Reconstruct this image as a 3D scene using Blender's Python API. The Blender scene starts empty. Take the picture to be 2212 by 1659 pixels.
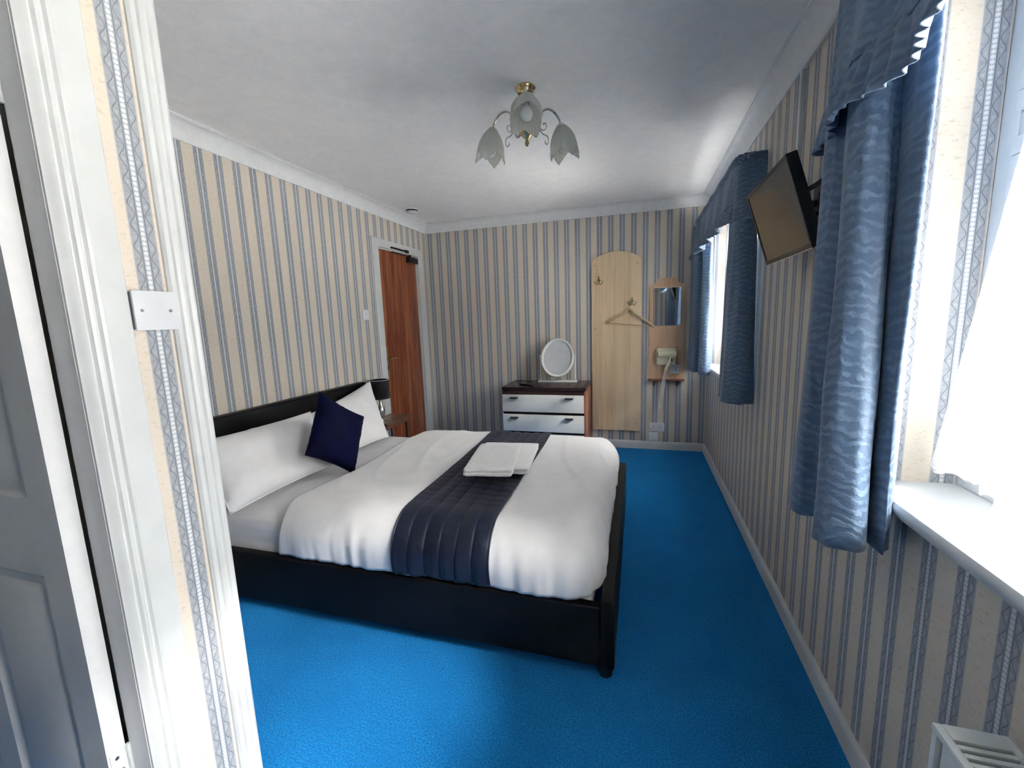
import bpy, bmesh, math, random
from mathutils import Vector, Matrix, noise

random.seed(4)
S = bpy.context.scene
COL = S.collection
PI = math.pi
W, D, H = 2.884, 4.385, 2.4          # room: left wall x=0, window wall x=W, far wall y=D, camera stands at y=0
XN, YN = 1.2, 0.793                  # corner of the boxed-in bathroom (x<XN, y<YN)
YB = -1.35                           # wall behind the camera

# ------------------------------------------------------------------ camera
cam_d = bpy.data.cameras.new('camera'); cam = bpy.data.objects.new('camera', cam_d); COL.objects.link(cam)
yaw, pitch, roll, FPX = 0.2913, 0.1497, -0.035, 916.2
f = Vector((-math.sin(yaw) * math.cos(pitch), math.cos(yaw) * math.cos(pitch), -math.sin(pitch)))
r0 = Vector((math.cos(yaw), math.sin(yaw), 0)); u0 = r0.cross(f)
rr = math.cos(roll) * r0 + math.sin(roll) * u0; uu = -math.sin(roll) * r0 + math.cos(roll) * u0
M = Matrix((rr, uu, -f)).transposed().to_4x4(); M.translation = (2.2536, 0, 1.3428)
cam.matrix_world = M
cam_d.sensor_width = 36; cam_d.lens = FPX / 2212 * 36; cam_d.clip_start = 0.01
S.camera = cam

# ------------------------------------------------------------------ sky, exposure
wd = bpy.data.worlds.new('overcast_sky'); S.world = wd; wd.use_nodes = True
bg = wd.node_tree.nodes['Background']; bg.inputs[0].default_value = (1.0, 0.985, 0.955, 1)
# standard overcast sky: zenith three times as bright as the horizon
_n = wd.node_tree.nodes; _l = wd.node_tree.links.new
_tc = _n.new('ShaderNodeTexCoord'); _sx = _n.new('ShaderNodeSeparateXYZ'); _mr = _n.new('ShaderNodeMapRange')
for _i, _v in enumerate((0.0, 1.0, 7.0, 21.0)): _mr.inputs[_i + 1].default_value = _v
_l(_tc.outputs['Generated'], _sx.inputs[0]); _l(_sx.outputs[2], _mr.inputs[0]); _l(_mr.outputs[0], bg.inputs[1])
S.view_settings.view_transform = 'Standard'; S.view_settings.look = 'None'
S.view_settings.exposure = 1.38; S.view_settings.gamma = 1; S.view_settings.use_curve_mapping = False
# hazy sun behind thin cloud, shining in over the sills
sun_d = bpy.data.lights.new('hazy_sun', 'SUN'); sun_d.energy = 52.0; sun_d.angle = math.radians(30); sun_d.color = (1.0, 0.965, 0.91)
sun = bpy.data.objects.new('hazy_sun', sun_d); COL.objects.link(sun)
sun.rotation_euler = Vector((-0.62, 0.25, -0.745)).to_track_quat('-Z', 'Y').to_euler()
WIN = {1: (-0.10, 1.31, 0.89, 2.14), 2: (2.74, 4.20, 0.89, 2.14)}     # y0, y1, z0, z1 of the two openings
for k, (a, b, c, d) in WIN.items():                                    # portals: only guide the sky light's sampling
    L = bpy.data.lights.new('window_portal', 'AREA'); L.shape = 'RECTANGLE'; L.size = b - a; L.size_y = d - c
    L.cycles.is_portal = True
    o = bpy.data.objects.new('window_portal', L); COL.objects.link(o)
    o.matrix_world = Matrix(((0, 0, 1, 3.2), (1, 0, 0, (a + b) / 2), (0, 1, 0, (c + d) / 2), (0, 0, 0, 1)))

# ------------------------------------------------------------------ materials
class T:
    """small node-tree writer"""
    def __init__(s, name):
        s.mat = bpy.data.materials.new(name); s.mat.use_nodes = True; s.nt = s.mat.node_tree
        s.p = s.nt.nodes['Principled BSDF']; s.out = s.nt.nodes['Material Output']
    def n(s, t, **k):
        x = s.nt.nodes.new(t)
        for a, v in k.items(): setattr(x, a, v)
        return x
    def put(s, sock, v):
        if isinstance(v, bpy.types.NodeSocket): s.nt.links.new(v, sock)
        elif v is not None:
            if hasattr(sock.default_value, '__len__') and len(sock.default_value) == 4 and len(v) == 3: v = (*v, 1)
            sock.default_value = v
    def m(s, op, a, b=None, c=None):
        x = s.n('ShaderNodeMath', operation=op)
        for i, v in enumerate((a, b, c)):
            if v is not None: s.put(x.inputs[i], v)
        return x.outputs[0]
    def step(s, v, lo, hi, a=0.0, b=1.0):
        x = s.n('ShaderNodeMapRange', interpolation_type='SMOOTHSTEP')
        for i, q in enumerate((v, lo, hi, a, b)): s.put(x.inputs[i], q)
        return x.outputs[0]
    def mix(s, fac, a, b):
        x = s.n('ShaderNodeMix', data_type='RGBA')
        s.put(x.inputs[0], fac); s.put(x.inputs[6], a); s.put(x.inputs[7], b)
        return x.outputs[2]
    def uv(s):
        x = s.n('ShaderNodeUVMap', uv_map='UVMap'); y = s.n('ShaderNodeSeparateXYZ')
        s.nt.links.new(x.outputs[0], y.inputs[0]); return x.outputs[0], y.outputs[0], y.outputs[1]
    def obj(s):
        return s.n('ShaderNodeTexCoord').outputs['Object']
    def mapping(s, v, sc=(1, 1, 1), rot=(0, 0, 0)):
        x = s.n('ShaderNodeMapping'); s.put(x.inputs[0], v); x.inputs[3].default_value = sc; x.inputs[2].default_value = rot
        return x.outputs[0]
    def noise(s, v, scale, detail=3, rough=0.5, dist=0):
        x = s.n('ShaderNodeTexNoise'); s.put(x.inputs['Vector'], v); x.inputs['Scale'].default_value = scale
        x.inputs['Detail'].default_value = detail; x.inputs['Roughness'].default_value = rough; x.inputs['Distortion'].default_value = dist
        return x.outputs[0]
    def bump(s, h, strength=0.3, dist=0.01):
        x = s.n('ShaderNodeBump'); s.put(x.inputs['Height'], h); x.inputs['Strength'].default_value = strength; x.inputs['Distance'].default_value = dist
        s.nt.links.new(x.outputs[0], s.p.inputs['Normal'])
    def base(s, c, rough=0.5, metal=0.0, spec=0.5):
        s.put(s.p.inputs['Base Color'], c); s.put(s.p.inputs['Roughness'], rough); s.put(s.p.inputs['Metallic'], metal)
        s.p.inputs['Specular IOR Level'].default_value = spec
        return s

def plain(name, c, rough=0.5, metal=0.0, spec=0.5, var=0.06, scale=25, bump=0.0):
    t = T(name); v = t.obj(); nz = t.noise(v, scale, 4)
    f_ = t.step(nz, 0.3, 0.7)
    t.base(t.mix(f_, tuple(x * (1 - var) for x in c), tuple(min(1, x * (1 + var)) for x in c)), rough, metal, spec)
    if bump: t.bump(t.noise(v, scale * 6, 3), bump, 0.004)
    return t.mat

def wallpaper(name, period, phase):
    t = T(name); uv, u, v = t.uv()
    fr = t.m('SUBTRACT', t.m('FRACT', t.m('ADD', t.m('DIVIDE', t.m('SUBTRACT', u, phase), period), 0.5)), 0.5)
    s_ = t.m('MULTIPLY', fr, period); d = t.m('ABSOLUTE', s_)
    nz = t.noise(t.mapping(uv, (1.0, 2.2, 1), (0, 0, 0.7)), 55, 5, 0.65)
    nz2 = t.noise(t.mapping(uv, (1, 1.6, 1), (0, 0, -0.5)), 16, 3, 0.6)
    cream = t.mix(t.step(nz, 0.52, 0.72), (0.69, 0.615, 0.515), (0.51, 0.425, 0.335))
    cream = t.mix(t.step(nz2, 0.35, 0.7), cream, t.mix(0.5, cream, (0.68, 0.63, 0.56)))
    band = t.step(d, 0.0262, 0.0250)
    bandc = t.mix(t.step(nz, 0.4, 0.7), (0.36, 0.38, 0.41), (0.285, 0.30, 0.325))
    c = t.mix(band, cream, bandc)
    # soft pale rim of the band
    c = t.mix(t.m('MULTIPLY', t.step(t.m('ABSOLUTE', t.m('SUBTRACT', d, 0.0255)), 0.0022, 0.0008), 0.45), c, (0.50, 0.50, 0.52))
    # winding vine either side, with a pale shadow line and a small bud in each bend
    ph = t.m('MULTIPLY', v, 2 * PI / 0.046)
    w = t.m('ADD', 0.0160, t.m('MULTIPLY', t.m('SINE', ph), 0.0055))
    vine = t.step(t.m('ABSOLUTE', t.m('SUBTRACT', d, w)), 0.0015, 0.0005)
    w2 = t.m('ADD', 0.0150, t.m('MULTIPLY', t.m('SINE', t.m('ADD', ph, 0.5)), 0.0050))
    vine2 = t.step(t.m('ABSOLUTE', t.m('SUBTRACT', d, w2)), 0.0016, 0.0006)
    c = t.mix(t.m('MULTIPLY', vine2, 0.15), c, (0.58, 0.61, 0.64))
    c = t.mix(t.m('MULTIPLY', vine, 0.8), c, (0.13, 0.15, 0.19))
    vb = t.m('MULTIPLY', t.m('SUBTRACT', t.m('FRACT', t.m('ADD', t.m('DIVIDE', v, 0.046), 0.30)), 0.5), 0.046)
    rr_ = t.m('SQRT', t.m('ADD', t.m('POWER', t.m('SUBTRACT', d, 0.0135), 2.0), t.m('POWER', t.m('MULTIPLY', vb, 0.6), 2.0)))
    c = t.mix(t.m('MULTIPLY', t.step(rr_, 0.0032, 0.0018), 0.5), c, (0.50, 0.54, 0.58))
    # two dark lines and the string of beads
    line = t.step(t.m('ABSOLUTE', t.m('SUBTRACT', d, 0.0072)), 0.0016, 0.0007)
    c = t.mix(t.m('MULTIPLY', line, 0.85), c, (0.15, 0.17, 0.205))
    vb2 = t.m('MULTIPLY', t.m('SUBTRACT', t.m('FRACT', t.m('DIVIDE', v, 0.0105)), 0.5), 0.0105)
    rb = t.m('SQRT', t.m('ADD', t.m('POWER', s_, 2.0), t.m('POWER', vb2, 2.0)))
    c = t.mix(t.step(d, 0.0062, 0.0052), c, (0.40, 0.44, 0.49))
    c = t.mix(t.step(rb, 0.0050, 0.0036), c, (0.70, 0.71, 0.71))
    t.base(c, 0.75, 0, 0.25)
    t.bump(nz, 0.25, 0.002)
    return t.mat

def carpet():
    t = T('blue_carpet'); v = t.obj()
    n1 = t.noise(v, 170, 4, 0.7); n2 = t.noise(v, 6, 3); n3 = t.noise(v, 60, 3, 0.6)
    c = t.mix(t.step(n1, 0.35, 0.68), (0.002, 0.125, 0.36), (0.012, 0.29, 0.74))
    c = t.mix(t.m('MULTIPLY', t.step(n2, 0.35, 0.7), 0.35), c, (0.003, 0.15, 0.46))
    t.base(c, 0.95, 0, 0.1)
    t.p.inputs['Sheen Weight'].default_value = 0.15; t.p.inputs['Sheen Tint'].default_value = (0.2, 0.5, 1, 1)
    t.bump(t.m('ADD', n1, n3), 0.9, 0.006)
    return t.mat

def ceiling_mat():
    t = T('textured_ceiling'); v = t.obj()
    n1 = t.noise(v, 110, 4, 0.6, 0.3); n2 = t.noise(v, 14, 4, 0.6, 0.8)
    t.base(t.mix(t.step(n2, 0.3, 0.7), (0.85, 0.855, 0.86), (0.90, 0.90, 0.90)), 0.85, 0, 0.2)
    t.bump(t.m('ADD', t.m('MULTIPLY', n1, 0.6), t.m('MULTIPLY', n2, 0.5)), 0.45, 0.006)
    return t.mat

def wood(name, c1, c2, c3, scale=1.0, rough=0.4, axis='z', band=0.0):
    t = T(name); v = t.obj()
    sc = {'z': (14 * scale, 14 * scale, 0.7 * scale), 'y': (14 * scale, 0.7 * scale, 14 * scale), 'x': (0.7 * scale, 14 * scale, 14 * scale)}[axis]
    n1 = t.noise(t.mapping(v, sc), 4, 5, 0.6, 0.6); n2 = t.noise(t.mapping(v, sc), 1.0, 2)
    n3 = t.noise(t.mapping(v, tuple(q * 2.5 for q in sc)), 9, 3)
    c = t.mix(t.step(n1, 0.35, 0.68), c1, c2)
    c = t.mix(t.m('MULTIPLY', t.step(n2, 0.45, 0.65), 0.7), c, c3)
    c = t.mix(t.m('MULTIPLY', t.step(n3, 0.55, 0.75), 0.35), c, c1)
    if band:
        x = t.n('ShaderNodeSeparateXYZ'); t.put(x.inputs[0], v)
        wn = t.n('ShaderNodeTexWhiteNoise', noise_dimensions='1D'); t.put(wn.inputs['W'], t.m('FLOOR', t.m('DIVIDE', x.outputs[0], band)))
        c = t.mix(t.m('MULTIPLY', wn.outputs[0], 0.8), c, c3)
    t.base(c, rough, 0, 0.4)
    return t.mat

def fabric(name, c1, c2, rough=0.8, scale=8, bump=0.25, sheen=0.2, weave=350, spec=0.3):
    t = T(name); v = t.obj()
    n1 = t.noise(v, scale, 4, 0.6); n2 = t.noise(v, weave, 2)
    t.base(t.mix(t.step(n1, 0.3, 0.7), c1, c2), rough, 0, spec)
    t.p.inputs['Sheen Weight'].default_value = sheen
    t.bump(t.m('ADD', t.m('MULTIPLY', n1, 1.0), t.m('MULTIPLY', n2, 0.12)), bump, 0.01)
    return t.mat

def damask(name):
    t = T(name); uv, u, v = t.uv()
    nd = t.noise(t.mapping(uv, (1.0, 0.8, 1)), 30, 3, 0.55); nl = t.noise(uv, 5, 2)
    tri = t.m('ABSOLUTE', t.m('SUBTRACT', t.m('FRACT', t.m('ADD', t.m('DIVIDE', u, 0.13), t.m('MULTIPLY', nl, 1.5))), 0.5))
    ph = t.m('ADD', t.m('MULTIPLY', v, 2 * PI / 0.026), t.m('ADD', t.m('MULTIPLY', tri, 12.0), t.m('MULTIPLY', nd, 13.0)))
    wv = t.m('ADD', t.m('MULTIPLY', t.m('SINE', ph), 0.5), 0.5)
    k = t.step(wv, 0.25, 0.85)
    n2 = t.noise(uv, 40, 3)
    k = t.m('MULTIPLY', k, t.step(n2, 0.25, 0.62))
    c = t.mix(k, (0.090, 0.155, 0.260), (0.160, 0.250, 0.375))
    t.base(c, t.step(k, 0, 1, 0.42, 0.6), 0, 0.5)
    t.p.inputs['Sheen Weight'].default_value = 0.25
    t.bump(k, 0.35, 0.003)
    tr = t.n('ShaderNodeBsdfTranslucent'); t.put(tr.inputs[0], (0.10, 0.17, 0.30))
    mx = t.n('ShaderNodeMixShader'); mx.inputs[0].default_value = 0.05
    t.nt.links.new(t.p.outputs[0], mx.inputs[1]); t.nt.links.new(tr.outputs[0], mx.inputs[2]); t.nt.links.new(mx.outputs[0], t.out.inputs[0])
    return t.mat

def lace(name, lo, hi):
    t = T(name); uv, u, v = t.uv()
    # scattered flowers: petals around the centre of each cell, plus tendrils
    cu, cv = 0.15, 0.19
    row = t.m('FLOOR', t.m('DIVIDE', v, cv))
    us = t.m('ADD', u, t.m('MULTIPLY', t.m('MODULO', row, 2.0), cu / 2))
    a = t.m('MULTIPLY', t.m('SUBTRACT', t.m('FRACT', t.m('DIVIDE', us, cu)), 0.5), cu)
    b = t.m('MULTIPLY', t.m('SUBTRACT', t.m('FRACT', t.m('DIVIDE', v, cv)), 0.5), cv)
    R = t.m('SQRT', t.m('ADD', t.m('POWER', a, 2.0), t.m('POWER', b, 2.0)))
    th = t.m('ARCTAN2', b, a)
    pet = t.m('ABSOLUTE', t.m('COSINE', t.m('MULTIPLY', th, 3.5)))
    rim = t.m('ADD', 0.016, t.m('MULTIPLY', pet, 0.042))
    flower = t.step(t.m('SUBTRACT', R, rim), 0.002, -0.002)
    vein = t.step(t.m('ABSOLUTE', t.m('SUBTRACT', R, t.m('MULTIPLY', rim, 0.8))), 0.0035, 0.0015)
    core = t.step(t.m('ABSOLUTE', t.m('SUBTRACT', R, 0.012)), 0.004, 0.002)
    sp = t.m('SINE', t.m('ADD', t.m('MULTIPLY', th, 2.0), t.m('MULTIPLY', R, 160.0)))
    tend = t.m('MULTIPLY', t.step(sp, 0.82, 0.95), t.step(R, 0.06, 0.066))
    hem = t.step(v, 0.05, 0.045)
    scal = t.m('MULTIPLY', hem, t.step(t.m('SINE', t.m('ADD', t.m('MULTIPLY', v, 600.0), t.m('MULTIPLY', t.m('SINE', t.m('MULTIPLY', u, 120.0)), 3.0))), -0.3, 0.3))
    mo = t.m('MAXIMUM', t.m('MAXIMUM', t.m('SUBTRACT', flower, t.m('MULTIPLY', t.m('MAXIMUM', vein, core), 0.6)), tend), scal)
    net = t.step(t.m('MULTIPLY', t.m('SINE', t.m('MULTIPLY', u, 2600.0)), t.m('SINE', t.m('MULTIPLY', v, 2600.0))), -0.2, 0.5, lo, hi)
    al = t.m('MAXIMUM', net, t.m('MULTIPLY', mo, 0.92))
    df = t.n('ShaderNodeBsdfDiffuse'); t.put(df.inputs[0], (0.9, 0.9, 0.9))
    tl = t.n('ShaderNodeBsdfTranslucent'); t.put(tl.inputs[0], (0.9, 0.9, 0.9))
    tp = t.n('ShaderNodeBsdfTransparent')
    m1 = t.n('ShaderNodeMixShader'); m1.inputs[0].default_value = 0.5
    m2 = t.n('ShaderNodeMixShader')
    lk = t.nt.links.new
    lk(df.outputs[0], m1.inputs[1]); lk(tl.outputs[0], m1.inputs[2]); lk(al, m2.inputs[0]); lk(tp.outputs[0], m2.inputs[1]); lk(m1.outputs[0], m2.inputs[2]); lk(m2.outputs[0], t.out.inputs[0])
    t.nt.nodes.remove(t.p)
    return t.mat

def glass_pane():
    t = T('window_glass'); tp = t.n('ShaderNodeBsdfTransparent'); gl = t.n('ShaderNodeBsdfGlossy'); gl.inputs['Roughness'].default_value = 0.02
    fr = t.n('ShaderNodeFresnel'); fr.inputs[0].default_value = 1.45
    mx = t.n('ShaderNodeMixShader'); lk = t.nt.links.new
    lk(fr.outputs[0], mx.inputs[0]); lk(tp.outputs[0], mx.inputs[1]); lk(gl.outputs[0], mx.inputs[2]); lk(mx.outputs[0], t.out.inputs[0])
    t.nt.nodes.remove(t.p); return t.mat

def frosted():
    t = T('frosted_glass'); v = t.obj(); nz = t.noise(v, 30, 3)
    t.base(t.mix(t.step(nz, 0.3, 0.7), (0.78, 0.80, 0.75), (0.84, 0.85, 0.81)), 0.35, 0, 0.5)
    tl = t.n('ShaderNodeBsdfTranslucent'); t.put(tl.inputs[0], (0.86, 0.87, 0.83))
    tp = t.n('ShaderNodeBsdfTransparent'); t.put(tp.inputs[0], (0.85, 0.87, 0.85))
    m1 = t.n('ShaderNodeMixShader'); m1.inputs[0].default_value = 0.45; m2 = t.n('ShaderNodeMixShader'); m2.inputs[0].default_value = 0.18
    lk = t.nt.links.new
    lk(t.p.outputs[0], m1.inputs[1]); lk(tl.outputs[0], m1.inputs[2]); lk(m1.outputs[0], m2.inputs[1]); lk(tp.outputs[0], m2.inputs[2]); lk(m2.outputs[0], t.out.inputs[0])
    return t.mat

def leather():
    t = T('black_leather'); v = t.obj(); vo = t.n('ShaderNodeTexVoronoi'); t.put(vo.inputs['Vector'], v); vo.inputs['Scale'].default_value = 220
    n = t.noise(v, 5, 3)
    t.base(t.mix(t.step(n, 0.3, 0.7), (0.003, 0.003, 0.004), (0.006, 0.006, 0.007)), 0.45, 0, 0.16)
    t.bump(t.m('ADD', t.m('MULTIPLY', vo.outputs[0], 0.25), t.m('MULTIPLY', n, 0.8)), 0.25, 0.004)
    return t.mat

MT = {}
MT['wp_left'] = wallpaper('wallpaper_left', 0.1133, 1.738)
MT['wp_far'] = wallpaper('wallpaper_far', 0.1075, 0.808)
MT['wp_right'] = wallpaper('wallpaper_window_wall', 0.1110, 1.105)
MT['wp_nib'] = wallpaper('wallpaper_bathroom_wall', 0.1110, 0.710)
MT['wp_reveal'] = wallpaper('wallpaper_reveal', 0.1110, 3.005)
MT['carpet'] = carpet(); MT['ceiling'] = ceiling_mat()
MT['white'] = plain('white_gloss_paint', (0.62, 0.64, 0.64), 0.35, var=0.03, scale=12)
MT['cove'] = plain('white_coving_paint', (0.74, 0.76, 0.77), 0.6, var=0.03)
MT['upvc'] = plain('white_plastic_frame', (0.80, 0.82, 0.83), 0.3, var=0.02)
MT['plastic'] = plain('white_plastic', (0.64, 0.655, 0.69), 0.35, var=0.02)
MT['cream'] = plain('cream_plastic', (0.72, 0.68, 0.50), 0.35, var=0.03)
MT['black'] = plain('black_metal', (0.010, 0.010, 0.011), 0.4)
MT['blackpl'] = plain('black_plastic', (0.012, 0.012, 0.014), 0.35)
MT['gap'] = plain('unlit_recess_black', (0.004, 0.004, 0.005), 0.9)
MT['screen'] = plain('television_screen', (0.026, 0.022, 0.020), 0.10, 0.0, 0.5, var=0.02)
MT['screen'].node_tree.nodes['Principled BSDF'].inputs['IOR'].default_value = 1.55
MT['brass'] = plain('polished_brass', (0.70, 0.55, 0.30), 0.2, 1.0)
MT['oldbrass'] = plain('worn_brass', (0.42, 0.36, 0.20), 0.35, 1.0)
MT['chrome'] = plain('brushed_nickel', (0.62, 0.60, 0.56), 0.2, 1.0)
MT['steel'] = plain('zinc_screw', (0.35, 0.35, 0.36), 0.35, 1.0)
MT['mirror'] = plain('mirror_glass', (0.86, 0.88, 0.88), 0.015, 1.0, var=0.0)
MT['glass'] = glass_pane(); MT['frost'] = frosted(); MT['lace'] = lace('white_lace', 0.22, 0.45); MT['densenet'] = lace('dense_white_net', 0.45, 0.70); MT['damask'] = damask('blue_damask')
MT['bulb'] = plain('opal_bulb_glass', (0.80, 0.81, 0.80), 0.2)
MT['leather'] = leather()
MT['sapele'] = wood('sapele_veneer', (0.14, 0.030, 0.013), (0.29, 0.080, 0.030), (0.42, 0.15, 0.055), 1.6, 0.3)
MT['beech'] = wood('beech_laminate', (0.68, 0.50, 0.30), (0.76, 0.575, 0.37), (0.82, 0.66, 0.45), 1.5, 0.42, 'z', 0.072)
MT['oak'] = wood('pale_orange_wood', (0.60, 0.39, 0.245), (0.68, 0.46, 0.30), (0.72, 0.50, 0.34), 1.5, 0.45)
MT['hangerwood'] = wood('hanger_beech', (0.45, 0.32, 0.18), (0.55, 0.40, 0.24), (0.60, 0.45, 0.28), 2.0, 0.4, 'x')
MT['wenge'] = wood('dark_wenge', (0.012, 0.006, 0.008), (0.030, 0.013, 0.016), (0.045, 0.020, 0.022), 1.5, 0.25, 'x')
MT['copper'] = wood('reddish_wood_side', (0.21, 0.085, 0.058), (0.27, 0.115, 0.080), (0.30, 0.135, 0.095), 1.5, 0.35)
MT['walnut'] = wood('walnut_top', (0.10, 0.045, 0.024), (0.16, 0.075, 0.040), (0.20, 0.10, 0.055), 1.5, 0.35, 'y')
MT['drawer'] = plain('pale_grey_laminate', (0.61, 0.625, 0.605), 0.35, var=0.02)
MT['cotton'] = fabric('white_cotton', (0.82, 0.82, 0.83), (0.87, 0.87, 0.88), 0.75, 7, 0.22, 0.15)
MT['sheet'] = fabric('white_sheet', (0.77, 0.77, 0.79), (0.82, 0.82, 0.84), 0.75, 6, 0.25, 0.15)
MT['towel'] = fabric('white_terry', (0.85, 0.85, 0.86), (0.90, 0.90, 0.905), 0.95, 40, 0.5, 0.4, 260)
MT['velvet'] = fabric('navy_velvet', (0.0008, 0.0016, 0.016), (0.002, 0.004, 0.034), 0.85, 9, 0.2, 0.06, 300, 0.12)
MT['velvet'].node_tree.nodes['Principled BSDF'].inputs['Sheen Tint'].default_value = (0.1, 0.15, 0.5, 1)
MT['satin'] = fabric('navy_quilted_satin', (0.007, 0.010, 0.028), (0.012, 0.017, 0.042), 0.45, 14, 0.2, 0.05, 300, 0.35)
MT['rail'] = plain('grey_rail', (0.30, 0.30, 0.31), 0.4)
MT['rad'] = plain('radiator_enamel', (0.74, 0.78, 0.77), 0.35, var=0.02)
MT['shade'] = fabric('black_lampshade', (0.006, 0.006, 0.008), (0.010, 0.010, 0.013), 0.8, 20)
MT['paintdoor'] = plain('white_satin_door', (0.72, 0.73, 0.735), 0.4, var=0.02, scale=40, bump=0.05)

# ------------------------------------------------------------------ geometry helpers
ORIG = {}
class MB:
    def __init__(s): s.bm = bmesh.new()
    def merge(s, b):
        me = bpy.data.meshes.new('tmp'); b.to_mesh(me); b.free(); s.bm.from_mesh(me); bpy.data.meshes.remove(me); return s
    def box(s, x0, x1, y0, y1, z0, z1, bev=0.0, seg=2, mat=None):
        b = bmesh.new(); bmesh.ops.create_cube(b, size=1)
        bmesh.ops.scale(b, vec=(x1 - x0, y1 - y0, z1 - z0), verts=b.verts)
        bmesh.ops.translate(b, vec=((x0 + x1) / 2, (y0 + y1) / 2, (z0 + z1) / 2), verts=b.verts)
        if bev: bmesh.ops.bevel(b, geom=b.edges[:], offset=bev, segments=seg, profile=0.6, affect='EDGES')
        if mat is not None: bmesh.ops.transform(b, matrix=mat, verts=b.verts)
        return s.merge(b)
    def cyl(s, p, q, r1, r2=None, n=20, cap=True):
        p, q = Vector(p), Vector(q); r2 = r1 if r2 is None else r2
        b = bmesh.new(); bmesh.ops.create_cone(b, cap_ends=cap, segments=n, radius1=r1, radius2=r2, depth=(q - p).length)
        m = Vector((0, 0, 1)).rotation_difference(q - p).to_matrix().to_4x4(); m.translation = (p + q) / 2
        bmesh.ops.transform(b, matrix=m, verts=b.verts); return s.merge(b)
    def lathe(s, prof, c, axis=(0, 0, 1), n=28):
        c = Vector(c); m = Vector((0, 0, 1)).rotation_difference(Vector(axis)).to_matrix()
        rings = []
        for (r, z) in prof:
            if r < 1e-6: rings.append([s.bm.verts.new(c + m @ Vector((0, 0, z)))])
            else: rings.append([s.bm.verts.new(c + m @ Vector((r * math.cos(2 * PI * k / n), r * math.sin(2 * PI * k / n), z))) for k in range(n)])
        for a, b in zip(rings, rings[1:]):
            for k in range(n):
                k2 = (k + 1) % n
                if len(a) == 1 and len(b) == 1: continue
                if len(a) == 1: s.bm.faces.new((a[0], b[k2], b[k]))
                elif len(b) == 1: s.bm.faces.new((a[k], a[k2], b[0]))
                else: s.bm.faces.new((a[k], a[k2], b[k2], b[k]))
        return s
    def tube(s, pts, r, n=10, closed=False):
        pts = [Vector(p) for p in pts]; N = len(pts); rings = []; prev = None
        for i, p in enumerate(pts):
            t = (pts[(i + 1) % N] - pts[i - 1]) if closed or 0 < i < N - 1 else (pts[1] - pts[0] if i == 0 else pts[-1] - pts[-2])
            t.normalize()
            if prev is None: prev = t.orthogonal().normalized()
            prev = (prev - t * prev.dot(t)).normalized(); b = t.cross(prev)
            rad = r(i / (N - 1)) if callable(r) else r
            rings.append([s.bm.verts.new(p + rad * (math.cos(2 * PI * k / n) * prev + math.sin(2 * PI * k / n) * b)) for k in range(n)])
        rng = range(N) if closed else range(N - 1)
        for i in rng:
            a, b = rings[i], rings[(i + 1) % N]
            for k in range(n): s.bm.faces.new((a[k], a[(k + 1) % n], b[(k + 1) % n], b[k]))
        if not closed:
            s.bm.faces.new(rings[0][::-1]); s.bm.faces.new(rings[-1])
        return s
    def prism(s, poly, fn0, fn1):
        """poly: 2-D outline; fn0/fn1 map it to the two end caps"""
        a = [s.bm.verts.new(fn0(*p)) for p in poly]; b = [s.bm.verts.new(fn1(*p)) for p in poly]; n = len(poly)
        for k in range(n): s.bm.faces.new((a[k], a[(k + 1) % n], b[(k + 1) % n], b[k]))
        s.bm.faces.new(a[::-1]); s.bm.faces.new(b); return s
    def grid(s, fn, nu, nv, uvf=None, closed_u=False):
        vs = [[s.bm.verts.new(fn(i / nu, j / nv)) for j in range(nv + 1)] for i in range(nu + (0 if closed_u else 1))]
        lay = (s.bm.loops.layers.uv.get('UVMap') or s.bm.loops.layers.uv.new('UVMap')) if uvf else None
        for i in range(nu):
            i2 = (i + 1) % len(vs)
            for j in range(nv):
                fc = s.bm.faces.new((vs[i][j], vs[i2][j], vs[i2][j + 1], vs[i][j + 1]))
                if lay:
                    for l, (a, b) in zip(fc.loops, ((i, j), (i + 1, j), (i + 1, j + 1), (i, j + 1))): l[lay].uv = uvf(a / nu, b / nv)
        return s
    def build(s, name, mat, parent=None, origin=None, smooth=35, uvwall=False, solid=0.0, off=-1.0, recalc=True):
        if recalc: bmesh.ops.recalc_face_normals(s.bm, faces=s.bm.faces)
        if uvwall:
            lay = (s.bm.loops.layers.uv.get('UVMap') or s.bm.loops.layers.uv.new('UVMap'))
            for fc in s.bm.faces:
                for l in fc.loops:
                    co = l.vert.co
                    l[lay].uv = (co.y if abs(fc.normal.x) > abs(fc.normal.y) else co.x, co.z)
        o_ = Vector(ORIG[parent.name]) if parent is not None else Vector(origin or (0, 0, 0))
        bmesh.ops.translate(s.bm, vec=-o_, verts=s.bm.verts)
        me = bpy.data.meshes.new(name); s.bm.to_mesh(me); s.bm.free()
        for p in me.polygons: p.use_smooth = bool(smooth)
        if smooth: me.set_sharp_from_angle(angle=math.radians(smooth))
        mats = mat if isinstance(mat, (list, tuple)) else [mat]
        for m_ in mats: me.materials.append(m_)
        o = bpy.data.objects.new(name, me); COL.objects.link(o)
        if parent is not None: o.parent = parent
        else: o.location = o_
        ORIG[o.name] = o_
        if solid:
            md = o.modifiers.new('thickness', 'SOLIDIFY'); md.thickness = solid; md.offset = off
        return o

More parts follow.
